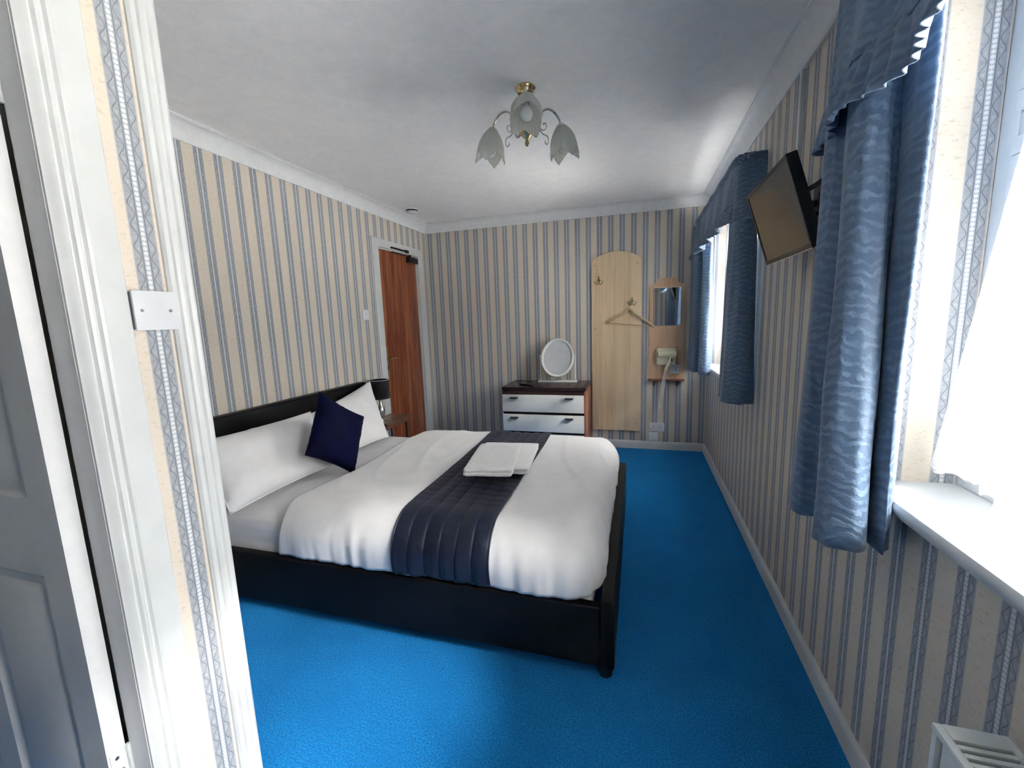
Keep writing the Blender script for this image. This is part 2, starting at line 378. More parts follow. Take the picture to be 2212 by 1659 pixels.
def tag(o, label, cat, group=None):
    o['label'] = label; o['category'] = cat
    if group: o['group'] = group
    return o
def thing(name, loc, label, cat, group=None):
    o = bpy.data.objects.new(name, None); COL.objects.link(o); o.location = loc; o.empty_display_size = 0.05
    ORIG[o.name] = Vector(loc); return tag(o, label, cat, group)
def struct(o, label=None):
    o['kind'] = 'structure'
    if label: o['label'] = label
    return o
def catmull(P, n=10):
    P = [Vector(p) for p in P]; Q = [P[0] * 2 - P[1]] + P + [P[-1] * 2 - P[-2]]; out = []
    for i in range(1, len(Q) - 2):
        a, b, c, d = Q[i - 1:i + 3]
        for k in range(n):
            t = k / n
            out.append(0.5 * ((2 * b) + (c - a) * t + (2 * a - 5 * b + 4 * c - d) * t * t + (3 * b - a - 3 * c + d) * t ** 3))
    out.append(P[-1]); return out

# ------------------------------------------------------------------ room shell
struct(MB().box(-0.3, W + 0.3, YB - 0.2, D + 0.2, -0.12, 0.0).build('floor', MT['carpet'], smooth=0), 'royal blue cut pile carpet')
struct(MB().box(-0.3, W + 0.3, YB - 0.2, D + 0.2, H, H + 0.12).build('ceiling', MT['ceiling'], smooth=0), 'white textured plaster ceiling')
DO = (3.44, 4.16, 2.035)             # entrance door opening in the left wall
struct(MB().box(-0.16, 0, YN, DO[0], 0, H).box(-0.16, 0, DO[0], DO[1], DO[2], H).box(-0.16, 0, DO[1], D + 0.16, 0, H).build('wall_left', MT['wp_left'], smooth=0, uvwall=True))
struct(MB().box(0, W + 0.24, D, D + 0.16, 0, H).build('wall_far', MT['wp_far'], smooth=0, uvwall=True))
a, b = WIN[1], WIN[2]; XO = W + 0.24
struct(MB().box(W, XO, YB - 0.16, a[0], 0, H).box(W, XO, a[0], a[1], 0, a[2] - 0.03).box(W, XO, a[0], a[1], a[3], H).box(W, XO, a[1], b[0], 0, H)
       .box(W, XO, b[0], b[1], 0, b[2] - 0.03).box(W, XO, b[0], b[1], b[3], H).box(W, XO, b[1], D, 0, H).build('wall_right', MT['wp_right'], smooth=0, uvwall=True))
struct(MB().box(-0.16, W, YB - 0.16, YB, 0, H).build('wall_back', MT['wp_far'], smooth=0, uvwall=True))
BD = (-0.23, 0.552, 2.06)            # bathroom doorway
XI = XN - 0.058
struct(MB().box(XI, XN, BD[1], YN, 0, H).box(XI, XN, YB, BD[0], 0, H).box(XI, XN, BD[0], BD[1], BD[2], H).box(0, XI, YN - 0.06, YN, 0, H).build('wall_bathroom', MT['wp_nib'], smooth=0, uvwall=True))
struct(MB().box(-0.16, 0, YB, YN, 0, H).build('wall_bathroom_back', MT['white'], smooth=0))

# coving: one length along each wall
CH, CP = 0.094, 0.08
prof = [(0, -CH), (0.007, -CH)] + [(0.010 + (CP - 0.020) * (1 - math.cos(k * PI / 16)), -CH + 0.008 + (CH - 0.018) * math.sin(k * PI / 16)) for k in range(9)] + [(CP - 0.008, -0.006), (CP, -0.006), (CP, 0), (0, 0)]
def cove(name, axis, wall, sgn, s0, s1, m0, m1):
    # sgn: direction from wall into room; m0/m1: mitre shift per unit of projection at each end
    if axis == 'y': f0 = lambda d, z: (wall + sgn * d, s0 + m0 * d, H + z); f1 = lambda d, z: (wall + sgn * d, s1 + m1 * d, H + z)
    else: f0 = lambda d, z: (s0 + m0 * d, wall + sgn * d, H + z); f1 = lambda d, z: (s1 + m1 * d, wall + sgn * d, H + z)
    struct(MB().prism(prof, f0, f1).build(name, MT['cove'], smooth=40), 'white concave plaster coving')
cove('trim_1', 'y', 0, 1, YN, D, 1, -1); cove('trim_2', 'x', D, -1, 0, W, 1, -1); cove('trim_3', 'y', W, -1, YB, D, 1, -1)
cove('trim_4', 'y', XN, 1, YB, YN, 1, 1); cove('trim_5', 'x', YN, 1, 0, XN, 1, 1); cove('trim_6', 'x', YB, 1, XN, W, 1, -1)

BH, BT = 0.080, 0.015
bprof = [(0, 0), (BT, 0), (BT, BH - 0.02), (BT - 0.003, BH - 0.008), (BT - 0.009, BH - 0.001), (0, BH)]
def skirt(name, axis, wall, sgn, s0, s1, m0, m1):
    if axis == 'y': f0 = lambda d, z: (wall + sgn * d, s0 + m0 * d, z); f1 = lambda d, z: (wall + sgn * d, s1 + m1 * d, z)
    else: f0 = lambda d, z: (s0 + m0 * d, wall + sgn * d, z); f1 = lambda d, z: (s1 + m1 * d, wall + sgn * d, z)
    struct(MB().prism(bprof, f0, f1).build(name, MT['white'], smooth=30), 'white painted skirting board')
skirt('baseboard_far', 'x', D, -1, 0, W, 1, -1); skirt('baseboard_right', 'y', W, -1, YB, D, 1, -1)
skirt('baseboard_left', 'y', 0, 1, YN, DO[0] - 0.078, 1, 0); skirt('baseboard_left_corner', 'y', 0, 1, DO[1] + 0.11, D, 0, -1)
skirt('baseboard_bathroom', 'x', YN, 1, 0, XN, 1, 0); skirt('baseboard_back', 'x', YB, 1, XN, W, 1, -1)

# corner moulding at the end of the bathroom wall
mp = [(0.742, 0), (0.742, 0.006), (0.747, 0.012), (0.752, 0.012), (0.755, 0.008), (0.760, 0.008), (0.763, 0.013), (0.770, 0.016), (0.774, 0.012), (0.778, 0.012), (0.782, 0.017), (0.790, 0.019), (0.796, 0.016), (0.799, 0.008), (0.799, -0.05), (0.793, -0.05), (0.793, 0)]
struct(MB().prism(mp, lambda y, d: (XN + d, y, 0), lambda y, d: (XN + d, y, H - CH)).build('trim_7', MT['white'], smooth=30), 'white ridged corner moulding edging the bathroom wall')

# unseen pale ground one storey below, added to bounce sky light up indoors
struct(MB().box(W + 0.6, W + 30, -22, 26, -2.9, -2.7).build('ground_bounce', plain('pale_bounce_ground', (0.60, 0.59, 0.57), 0.9, scale=1.5), smooth=0), 'unseen pale ground outside the windows, added to bounce sky light')

# ------------------------------------------------------------------ windows
def window(n):
    y0, y1, z0, z1 = WIN[n]; xf0, xf1 = W + 0.15, W + 0.22
    w = bpy.data.objects.new('window_%d' % n, None); COL.objects.link(w); ORIG[w.name] = Vector((W, (y0 + y1) / 2, z0)); w.location = ORIG[w.name]
    struct(w, 'white framed window with net curtain ' + ('near the radiator' if n == 1 else 'beside the far corner'))
    fw_ = 0.055
    MB().box(xf0, xf1, y0, y1, z0, z0 + fw_, 0.006).box(xf0, xf1, y0, y1, z1 - fw_, z1, 0.006).box(xf0, xf1, y0, y0 + fw_, z0 + fw_, z1 - fw_, 0.006).box(xf0, xf1, y1 - fw_, y1, z0 + fw_, z1 - fw_, 0.006).build('window_frame', MT['upvc'], w)
    ym = (y0 + y1) / 2; zt = z1 - 0.42
    MB().box(xf0, xf1, ym - 0.03, ym + 0.03, z0 + fw_, z1 - fw_, 0.006).build('mullion', MT['upvc'], w)
    for (p, q) in ((y0 + fw_, ym - 0.03), (ym + 0.03, y1 - fw_)):
        MB().box(xf0, xf1, p, q, zt - 0.025, zt + 0.025, 0.006).build('transom', MT['upvc'], w)
        for (c, d) in ((z0 + fw_, zt - 0.025), (zt + 0.025, z1 - fw_)):
            s_ = 0.04; k0, k1 = xf0 - 0.012, xf0 + 0.04
            sa = MB().box(k0, k1, p + 0.002, q - 0.002, c + 0.002, c + s_, 0.005).box(k0, k1, p + 0.002, q - 0.002, d - s_, d - 0.002, 0.005).box(k0, k1, p + 0.002, p + s_, c + s_, d - s_, 0.005).box(k0, k1, q - s_, q - 0.002, c + s_, d - s_, 0.005).build('sash', MT['upvc'], w)
            MB().box(xf0 + 0.018, xf0 + 0.024, p + s_, q - s_, c + s_, d - s_).build('pane', MT['glass'], sa, smooth=0)
    sx = 2.832
    sp = [(sx + 0.006, z0 - 0.034), (sx, z0 - 0.026), (sx - 0.002, z0 - 0.012), (sx + 0.004, z0 - 0.002), (sx + 0.014, z0), (xf0 + 0.02, z0), (xf0 + 0.02, z0 - 0.03), (W, z0 - 0.03), (W, z0 - 0.034)]
    MB().prism(sp, lambda x, z: (x, y0 + 0.0, z), lambda x, z: (x, y1, z)).build('window_sill', MT['white'], w, smooth=40)
window(1); window(2)
# wallpapered reveals (thin lining on the two side cheeks of each opening)
for n in (1, 2):
    y0, y1, z0, z1 = WIN[n]
    struct(MB().box(W + 0.001, W + 0.149, y0, y0 + 0.003, z0, z1).box(W + 0.001, W + 0.149, y1 - 0.003, y1, z0, z1).build('wall_reveal_%d' % n, MT['wp_reveal'], smooth=0, uvwall=True))

# ------------------------------------------------------------------ entrance door (left wall)
d1 = bpy.data.objects.new('door_1', None); COL.objects.link(d1); ORIG['door_1'] = Vector((0, 3.8, 0)); d1.location = (0, 3.8, 0)
struct(d1, 'reddish brown wooden flush door with brass handle plate and white frame')
y0, y1, zt = DO; aw = 0.078
MB().box(-0.05, -0.012, y0 + 0.012, y1 - 0.012, 0.006, zt - 0.012, 0.002).build('door_leaf', MT['sapele'], d1)
ap = [(0, 0), (0.020, 0), (0.020, 0.055), (0.016, 0.066), (0.008, aw), (0, aw)]
MB().prism(ap, lambda x, k: (x, y0 - k, 0), lambda x, k: (x, y0 - k, zt + k)).prism(ap, lambda x, k: (x, y1 + k * 1.4, 0), lambda x, k: (x, y1 + k * 1.4, zt + k)).prism(ap, lambda x, k: (x, y0 - k, zt + k), lambda x, k: (x, y1 + k * 1.4, zt + k)).build('architrave', MT['white'], d1, smooth=30)
MB().box(-0.15, 0.0, y0, y0 + 0.010, 0, zt).box(-0.15, 0.0, y1 - 0.010, y1, 0, zt).box(-0.15, 0.0, y0 + 0.010, y1 - 0.010, zt - 0.010, zt).build('door_lining', MT['white'], d1)
hp = MB().box(-0.012, -0.007, 3.462, 3.508, 0.83, 1.135, 0.002).build('handle_plate', MT['oldbrass'], d1)
MB().cyl((-0.007, 3.484, 1.02), (0.035, 3.484, 1.02), 0.009).tube(catmull([(0.032, 3.482, 1.02), (0.040, 3.50, 1.022), (0.040, 3.55, 1.026), (0.036, 3.60, 1.018), (0.032, 3.615, 1.022)]), lambda t: 0.009 - 0.003 * t).build('lever', MT['brass'], hp)
MB().cyl((-0.007, 3.484, 0.94), (-0.003, 3.484, 0.94), 0.008).box(-0.007, -0.003, 3.481, 3.487, 0.92, 0.94).build('keyhole', MT['gap'], hp)
cl = MB().box(-0.012, 0.035, 3.96, 4.135, 1.955, 2.008, 0.006).build('door_closer', MT['blackpl'], d1)
MB().box(0.012, 0.024, 3.66, 3.99, 2.012, 2.022, 0.002, mat=None).cyl((0.018, 3.99, 2.00), (0.018, 3.99, 2.028), 0.016).build('closer_arm', MT['black'], cl)
MB().box(0.018, 0.034, 3.64, 3.94, 2.046, 2.062, 0.003).box(0.018, 0.038, 3.90, 3.95, 2.040, 2.068, 0.004).build('closer_track', MT['black'], cl)
struct(MB().box(-0.162, -0.156, y0 - 0.1, y1 + 0.1, 0, zt + 0.1).build('wall_corridor', MT['gap'], smooth=0))

# ------------------------------------------------------------------ bathroom door (left foreground), swung 90 degrees open
d2 = bpy.data.objects.new('door_2', None); COL.objects.link(d2); ORIG['door_2'] = Vector((XI, BD[1], 0)); d2.location = (XI, BD[1], 0)
struct(d2, 'white panelled bathroom door standing open beside a fluted architrave')
LY0, LY1, LX = 0.508, 0.543, 1.138
leaf = MB()
# panel layout in (x, z): two columns, three rows
cols = [(0.80, 1.055), (0.465, 0.72)]; rows = [(0.16, 0.842), (1.015, 1.52), (1.62, 1.86)]
def panel_cells():
    xs = sorted({0.378, LX} | {q for c in cols for q in c}); zs = sorted({0.008, 1.985} | {q for r_ in rows for q in r_})
    return xs, zs
xs, zs = panel_cells()
def door_face(y, s):
    for i in range(len(xs) - 1):
        for j in range(len(zs) - 1):
            x0, x1, z0, z1 = xs[i], xs[i + 1], zs[j], zs[j + 1]
            isp = any(abs(x0 - c[0]) < 1e-6 for c in cols) and any(abs(z0 - r_[0]) < 1e-6 for r_ in rows)
            if not isp:
                leaf.bm.faces.new([leaf.bm.verts.new(p) for p in ((x0, y, z0), (x1, y, z0), (x1, y, z1), (x0, y, z1))])
            else:
                steps = [(0, 0), (0.006, 0.005), (0.016, 0.009), (0.030, 0.009), (0.040, 0.004), (0.050, 0.0015)]
                rings = [[leaf.bm.verts.new((xx, y + s * dp, zz)) for xx, zz in ((x0 + k, z0 + k), (x1 - k, z0 + k), (x1 - k, z1 - k), (x0 + k, z1 - k))] for k, dp in steps]
                for A, B in zip(rings, rings[1:]):
                    for q in range(4): leaf.bm.faces.new((A[q], A[(q + 1) % 4], B[(q + 1) % 4], B[q]))
                leaf.bm.faces.new(rings[-1])
door_face(LY0, 1); door_face(LY1, -1)
for (p, q) in (((0.378, 0.008), (LX, 0.008)), ((LX, 0.008), (LX, 1.985)), ((LX, 1.985), (0.378, 1.985)), ((0.378, 1.985), (0.378, 0.008))):
    leaf.bm.faces.new([leaf.bm.verts.new(v_) for v_ in ((p[0], LY0, p[1]), (q[0], LY0, q[1]), (q[0], LY1, q[1]), (p[0], LY1, p[1]))])
bmesh.ops.remove_doubles(leaf.bm, verts=leaf.bm.verts, dist=1e-5)
lf = leaf.build('door_leaf', MT['paintdoor'], d2, smooth=25)
for zc in (0.365, 1.815):
    h_ = MB().box(LX, LX + 0.002, LY0 + 0.004, LY1 - 0.001, zc - 0.05, zc + 0.05)
    for k in range(5): h_.cyl((LX + 0.003, LY1 + 0.003, zc - 0.05 + k * 0.02), (LX + 0.003, LY1 + 0.003, zc - 0.0305 + k * 0.02), 0.0045, n=12)
    hg = h_.build('hinge', MT['white'], d2)
    s_ = MB()
    for dz, dy in ((0.035, 0.010), (0.0, 0.016), (-0.035, 0.010)): s_.cyl((LX + 0.002, LY0 + 0.006 + dy, zc + dz), (LX + 0.0032, LY0 + 0.006 + dy, zc + dz), 0.004, n=12)
    s_.build('hinge_screws', MT['steel'], hg)
MB().box(XI - 0.002, XN, BD[1] - 0.002, BD[1] + 0.004, 0, BD[2]).box(XI - 0.002, XN, BD[0] - 0.004, BD[0] + 0.002, 0, BD[2]).box(XI - 0.002, XN, BD[0], BD[1], BD[2] - 0.004, BD[2] + 0.002).build('door_lining', MT['paintdoor'], d2)
fl = [(0.551, 0), (0.551, 0.006), (0.557, 0.009), (0.561, 0.013), (0.567, 0.016), (0.571, 0.011), (0.574, 0.011), (0.578, 0.017), (0.584, 0.018), (0.588, 0.012), (0.591, 0.012), (0.595, 0.018), (0.601, 0.019), (0.604, 0.015), (0.650, 0.015), (0.653, 0.012), (0.653, 0)]
MB().prism(fl, lambda y, d: (XN + d, y, 0), lambda y, d: (XN + d, y, 2.21)).build('architrave', MT['white'], d2, smooth=28)
MB().prism([(2 * 0.16 - y, d) for y, d in fl][::-1], lambda y, d: (XN + d, y, 0), lambda y, d: (XN + d, y, 2.21)).build('architrave', MT['white'], d2, smooth=28)
MB().box(XN, XN + 0.018, 0.16 - 0.398, 0.558, BD[2] + 0.006, BD[2] + 0.10, 0.003).build('door_head', MT['white'], d2)

# ------------------------------------------------------------------ bed
bed = thing('double_bed', (1.1, 2.2, 0), 'black leather double bed frame with low sides and tall padded headboard', 'bed')
BY0, BY1, BX1 = 1.43, 2.985, 2.182
MB().box(0.022, 0.088, BY0 - 0.012, BY1 + 0.012, 0.06, 0.70, 0.012).box(0.020, 0.092, BY0 - 0.014, BY1 + 0.014, 0.705, 0.878, 0.022, 4).build('headboard', MT['leather'], bed)
for ya, yb in ((BY0, BY0 + 0.045), (BY1 - 0.045, BY1)):
    MB().box(0.090, BX1 - 0.052, ya, yb, 0.05, 0.292, 0.012, 3).build('side_rail', MT['leather'], bed)
MB().box(BX1 - 0.05, BX1, BY0 - 0.004, BY1 + 0.004, 0.045, 0.318, 0.014, 3).build('foot_rail', MT['leather'], bed)
for lx in (0.055, BX1 - 0.036):
    for ly in (BY0 + 0.036, BY1 - 0.036):
        MB().cyl((lx, ly, 0.0), (lx, ly, 0.075), 0.026, 0.032, 16).build('leg', MT['black'], bed)

def rb(p, lo, hi, rv):
    q = [min(max(p[i], lo[i] + rv[i]), hi[i] - rv[i]) for i in range(3)]
    d = [(p[i] - q[i]) / rv[i] for i in range(3)]; n = math.sqrt(sum(x * x for x in d))
    if n < 1e-9: return Vector(p)
    return Vector([q[i] + rv[i] * d[i] / n * (1 if n > 1 else n) if n > 1 else p[i] for i in range(3)])
mat_lo, mat_hi = (0.094, 1.477, 0.20), (2.098, 2.935, 0.455)
m = MB(); b = bmesh.new(); bmesh.ops.create_cube(b, size=1); bmesh.ops.subdivide_edges(b, edges=b.edges[:], cuts=24, use_grid_fill=True)
for v in b.verts:
    p = [mat_lo[i] + (v.co[i] + 0.5) * (mat_hi[i] - mat_lo[i]) for i in range(3)]
    q = rb(p, mat_lo, mat_hi, (0.05, 0.06, 0.06))
    q.y += (0.006 * noise.noise((q.x * 9, q.z * 22, 3.1)) if abs(p[1] - mat_lo[1]) < 1e-4 else 0)
    v.co = q
m.merge(b); tag(m.build('mattress', MT['sheet'], origin=(1.1, 2.2, 0.2), smooth=80), 'mattress under a white fitted sheet on the black bed frame', 'mattress')

DLO, DHI, DR = (-2.0, 1.441, -2.0), (2.128, 2.972, 0.53), (0.13, 0.15, 0.15)
def duvet_pt(xu, s, off=0.0):
    """unrolled cloth: xu runs along the bed (past the foot edge it drops), s over it (0 near hem, 1 far hem)"""
    zb = 0.300; hgt = DHI[2] - zb; wid = DHI[1] - DLO[1]; a_ = s * (2 * hgt + wid)
    y = min(max(DLO[1] + a_ - hgt, DLO[1]), DHI[1]); dy = max(0.0, hgt - a_, a_ - hgt - wid)
    x = min(xu, DHI[0]); dx = max(0.0, xu - DHI[0]); drop = min(hgt, max(dx, dy))
    p = (x, y, DHI[2] - drop); q = rb(p, DLO, DHI, DR)
    inner = Vector([min(max(p[i], DLO[i] + DR[i]), DHI[i] - DR[i]) for i in range(3)])
    nrm = Vector(p) - inner; nrm = nrm.normalized() if nrm.length > 1e-6 else Vector((0, 0, 1))
    side = 1 - min(1, max(0, (q.z - 0.30) / 0.2)); k = min(1, max(0, (q.z - 0.30) / 0.2))
    along = q.x if abs(nrm.y) > abs(nrm.x) else q.y + 7
    amp = 0.009 * noise.noise((q.x * 3.0, q.y * 2.2, 1.7)) + 0.005 * noise.noise((q.x * 6 + q.y * 4, q.y * 2 - q.x * 2, 5.2))
    rdg = 1 - abs(noise.noise((q.x * 4.5 + q.y * 1.5, q.y * 1.6, 11.0))) * 6
    amp += 0.004 * max(0, rdg) * (1 - side)
    amp += side * (0.013 * noise.noise((along * 15, q.z * 2.5, 9.1)) + 0.007 * noise.noise((along * 34, q.z * 4.0, 3.1)) + 0.013 * math.sin(k * PI))
    edge = min(1, max(0, (xu - 0.66) / 0.12)); amp -= 0.012 * (1 - edge) ** 2
    lift = 0.006 * math.sin(min(1, max(0, (x - 0.66) / 1.5)) * PI) * (1 - side)
    o_ = q + nrm * (amp + off) + Vector((0, 0, lift))
    o_.z = max(o_.z, 0.297)
    if side > 0.2: o_.x = min(o_.x, 2.158); 
    return o_
d = MB(); NX, NS = 150, 150
X0 = 0.66
def dfn(i, j):
    x = X0 + i * (DHI[0] + 0.23 - X0)
    x += (0.03 * noise.noise((j * 6, 0.3, 0.2)) + 0.03 * math.sin(j * PI)) * max(0, 1 - 3 * i)
    return duvet_pt(x, j)
d.grid(dfn, NX, NS)
bmesh.ops.remove_doubles(d.bm, verts=d.bm.verts, dist=0.0012)
bmesh.ops.dissolve_degenerate(d.bm, edges=d.bm.edges[:], dist=0.0005)
tag(d.build('duvet', MT['cotton'], origin=(1.4, 2.2, 0.3), smooth=80, solid=0.010), 'plain white duvet spread over the bed, turned back below the pillows', 'duvet')

# quilted runner
RX0, RX1 = 1.275, 1.70
rn = MB(); nch = 6
def rfn(i, j):
    x = RX0 + i * (RX1 - RX0) - 0.045 * max(0, j - 0.15)
    chn = abs(math.sin(i * nch * PI)); lay = 0.004 + 0.007 * chn ** 0.5 * (1 if 0.012 < i < 0.988 else 0.6)
    s_ = 0.004 + j * 0.992
    crs = 0.0022 * abs(math.sin(j * 34 * PI)) ** 0.6 * (1 if j > 0.22 else 0.2)
    q = duvet_pt(x, s_, lay + crs)
    q.z = max(q.z, 0.2965)
    return q
rn.grid(rfn, 96, 170)
run = tag(rn.build('bed_runner', MT['satin'], origin=(1.48, 2.2, 0.3), smooth=60, solid=0.004), 'navy quilted satin runner across the foot of the white duvet', 'bed runner')
for i_ in (0.0, 1.0):
    pts = [rfn(i_, k / 80) + Vector((0, 0, 0.001)) for k in range(81)]
    MB().tube(pts, 0.004, 6).build('piping', MT['satin'], run)

def pillow(name, mat, TL, TR, BR, BL, T_, label, cat, group=None, N=34, wr=0.006, seed=0, seam=True, sag=0.0):
    TL, TR, BR, BL = map(Vector, (TL, TR, BR, BL)); nrm = ((TR - TL).cross(BL - TL)).normalized()
    if nrm.x < 0: nrm = -nrm
    def P(a, b, side):
        A, B = 2 * a - 1, 2 * b - 1
        ia = 0.5 + A * 0.5 * (1 - 0.055 * (1 - B * B)); ib = 0.5 + B * 0.5 * (1 - 0.07 * (1 - A * A))
        q = TL.lerp(TR, ia).lerp(BL.lerp(BR, ia), ib)
        fz = max(0, (1 - A ** 4)) ** 0.6 * max(0, (1 - B ** 4)) ** 0.6
        fz *= 0.75 + 0.25 * (1 - A * A * 0.6) * (1 - B * B * 0.6)
        e = max(abs(A), abs(B))
        w_ = wr * (noise.noise((a * 5 + seed, b * 5, side)) + 1.2 * e ** 3 * noise.noise((a * 16, b * 16 + seed, side * 2)))
        return q + nrm * (side * (T_ * fz) + w_ * min(1, fz * 4))
    pb = MB(); pb.grid(lambda a, b: P(a, b, 1), N, N); pb.grid(lambda a, b: P(a, b, -1), N, N)
    bmesh.ops.remove_doubles(pb.bm, verts=pb.bm.verts, dist=0.0008)
    base = (BL + BR) / 2
    o = tag(pb.build(name, mat, origin=base, smooth=80), label, cat, group)
    if seam:
        ring = [P(k / 24, 0, 0) for k in range(24)] + [P(1, k / 24, 0) for k in range(24)] + [P(1 - k / 24, 1, 0) for k in range(24)] + [P(0, 1 - k / 24, 0) for k in range(24)]
        MB().tube(ring, 0.0035, 6, closed=True).build('seam', mat, o)
    return o
pillow('pillow', MT['cotton'], (0.155, 1.45, 0.80), (0.165, 2.27, 0.785), (0.45, 2.15, 0.492), (0.44, 1.41, 0.495), 0.085, 'large white pillow against the headboard at the near side of the bed', 'pillow', 'white bed pillows', seed=1)
pillow('pillow', MT['cotton'], (0.150, 2.285, 0.765), (0.150, 2.965, 0.885), (0.42, 2.76, 0.490), (0.41, 2.21, 0.495), 0.075, 'white pillow behind the navy cushion, beside the bedside lamp', 'pillow', 'white bed pillows', seed=7)
cR = Matrix(((0.144, -0.163, 0.976), (0.81, 0.586, -0.022), (-0.569, 0.794, 0.216))); cc = Vector((0.535, 2.062, 0.705)); cs = 0.192
cor = [cc + cR @ Vector((sx * cs, sy * cs, 0)) for sx, sy in ((-1, 1), (1, 1), (1, -1), (-1, -1))]
pillow('cushion', MT['velvet'], *cor, 0.062, 'square navy blue velvet cushion propped on one corner against the pillows', 'cushion', seed=3, wr=0.004)

def towel(name, cx, cy, z0, w, l, h, rot, label, seed):
    t = MB(); R = Matrix.Rotation(rot, 4, 'Z'); nl = 2
    def slab(zc, hh, sx, sy, ox=0):
        b = bmesh.new(); bmesh.ops.create_cube(b, size=1); bmesh.ops.subdivide_edges(b, edges=b.edges[:], cuts=14, use_grid_fill=True)
        lo = (-w / 2 * sx, -l / 2 * sy, -hh / 2); hi = (w / 2 * sx, l / 2 * sy, hh / 2)
        for v in b.verts:
            p = [lo[i] + (v.co[i] + 0.5) * (hi[i] - lo[i]) for i in range(3)]
            q = rb(p, lo, hi, (hh * 0.5, hh * 0.5, hh * 0.49))
            k = noise.noise((q.x * 9 + seed, q.y * 9, zc * 60)); k2 = noise.noise((q.x * 26, q.y * 26 + seed, zc * 60))
            q.z += 0.004 * k + 0.0015 * k2; q.x += 0.006 * k + ox; q.y += 0.007 * noise.noise((q.x * 7, seed, q.y * 3))
            v.co = R @ (q + Vector((0, 0, zc)))
        bmesh.ops.translate(b, vec=(cx, cy, z0), verts=b.verts); t.merge(b)
    slab(h * 0.28, h * 0.55, 1.0, 1.0); slab(h * 0.74, h * 0.54, 0.985, 0.985, 0.004)
    return tag(t.build(name, MT['towel'], origin=(cx, cy, z0), smooth=80), label, 'towel', 'folded white towels on the bed')
towel('folded_towel', 1.53, 2.21, 0.560, 0.34, 0.46, 0.034, 0.10, 'lower folded white towel lying on the navy runner, partly covered', 2)
towel('folded_towel', 1.525, 2.05, 0.596, 0.245, 0.44, 0.042, 0.16, 'upper folded white towel lying on top of the other towel', 9)

# ------------------------------------------------------------------ bedside table and lamp
bt = thing('bedside_table', (0.13, 3.22, 0), 'small brown wooden bedside table with black metal legs beside the door', 'table')
MB().box(0.025, 0.245, 3.02, 3.42, 0.492, 0.515, 0.008, 3).build('table_top', MT['walnut'], bt)
MB().box(0.035, 0.225, 3.035, 3.40, 0.455, 0.490, 0.004).build('apron', MT['walnut'], bt)
for lx, ly in ((0.045, 3.05), (0.205, 3.05), (0.045, 3.385), (0.205, 3.385)):
    MB().cyl((lx, ly, 0), (lx, ly, 0.455), 0.009, n=12).build('leg', MT['black'], bt)
tl = thing('table_lamp', (0.128, 3.12, 0.516), 'bedside table lamp with a black drum shade behind the pillow', 'lamp')
MB().lathe([(0, 0), (0.045, 0), (0.045, 0.008), (0.02, 0.016), (0.028, 0.05), (0.034, 0.09), (0.022, 0.13), (0.010, 0.15), (0.010, 0.19), (0, 0.19)], (0.128, 3.12, 0.516)).build('base', MT['chrome'], tl)
sh = MB().lathe([(0.088, 0.20), (0.083, 0.36)], (0.128, 3.12, 0.516), n=40).build('lamp_shade', MT['shade'], tl, solid=0.002)
MB().tube([(0.128 + 0.083 * math.cos(k * PI / 20), 3.12 + 0.083 * math.sin(k * PI / 20), 0.876) for k in range(40)], 0.0022, 6, True).build('shade_ring', MT['plastic'], sh)
MB().lathe([(0, 0.18), (0.012, 0.19), (0.014, 0.22), (0.026, 0.26), (0.024, 0.285), (0, 0.30)], (0.128, 3.12, 0.516)).build('bulb', MT['bulb'], tl)

# ------------------------------------------------------------------ chest of drawers
CX0, CX1, CY0, CY1 = 0.982, 1.795, 3.89, 4.368
ch = thing('chest_of_drawers', ((CX0 + CX1) / 2, (CY0 + CY1) / 2, 0), 'dark brown chest of drawers with pale grey drawer fronts and black pulls', 'chest of drawers')
MB().box(CX0, CX1, CY0 - 0.004, CY1, 0.668, 0.70, 0.003).build('top', MT['wenge'], ch)
MB().box(CX0 + 0.006, CX1 - 0.018, CY0 + 0.012, CY1, 0.05, 0.667).box(CX0 + 0.02, CX1 - 0.02, CY0 + 0.04, CY1, 0, 0.05).build('carcass', MT['wenge'], ch)
MB().box(CX1 - 0.017, CX1, CY0 + 0.006, CY1, 0.02, 0.667, 0.002).build('side_panel', MT['copper'], ch)
MB().box(CX0 + 0.003, CX1 - 0.019, CY0 + 0.004, CY0 + 0.012, 0.628, 0.660, 0.002).build('top_rail', MT['wenge'], ch)
for zt_, zb_ in ((0.626, 0.459), (0.432, 0.266), (0.240, 0.072)):
    dr = MB().box(CX0 + 0.003, CX1 - 0.019, CY0 - 0.006, CY0 + 0.011, zb_, zt_, 0.0025).build('drawer', MT['drawer'], ch)
    for hx in (1.105, 1.640):
        cup = [(0, 0), (0, -0.010), (-0.010, -0.016), (-0.022, -0.014), (-0.028, -0.006), (-0.026, 0.0)]
        MB().prism(cup, lambda y, z: (hx - 0.038, CY0 - 0.006 + y, zt_ - 0.022 + z), lambda y, z: (hx + 0.038, CY0 - 0.006 + y, zt_ - 0.022 + z)).build('drawer_pull', MT['blackpl'], dr, smooth=50)

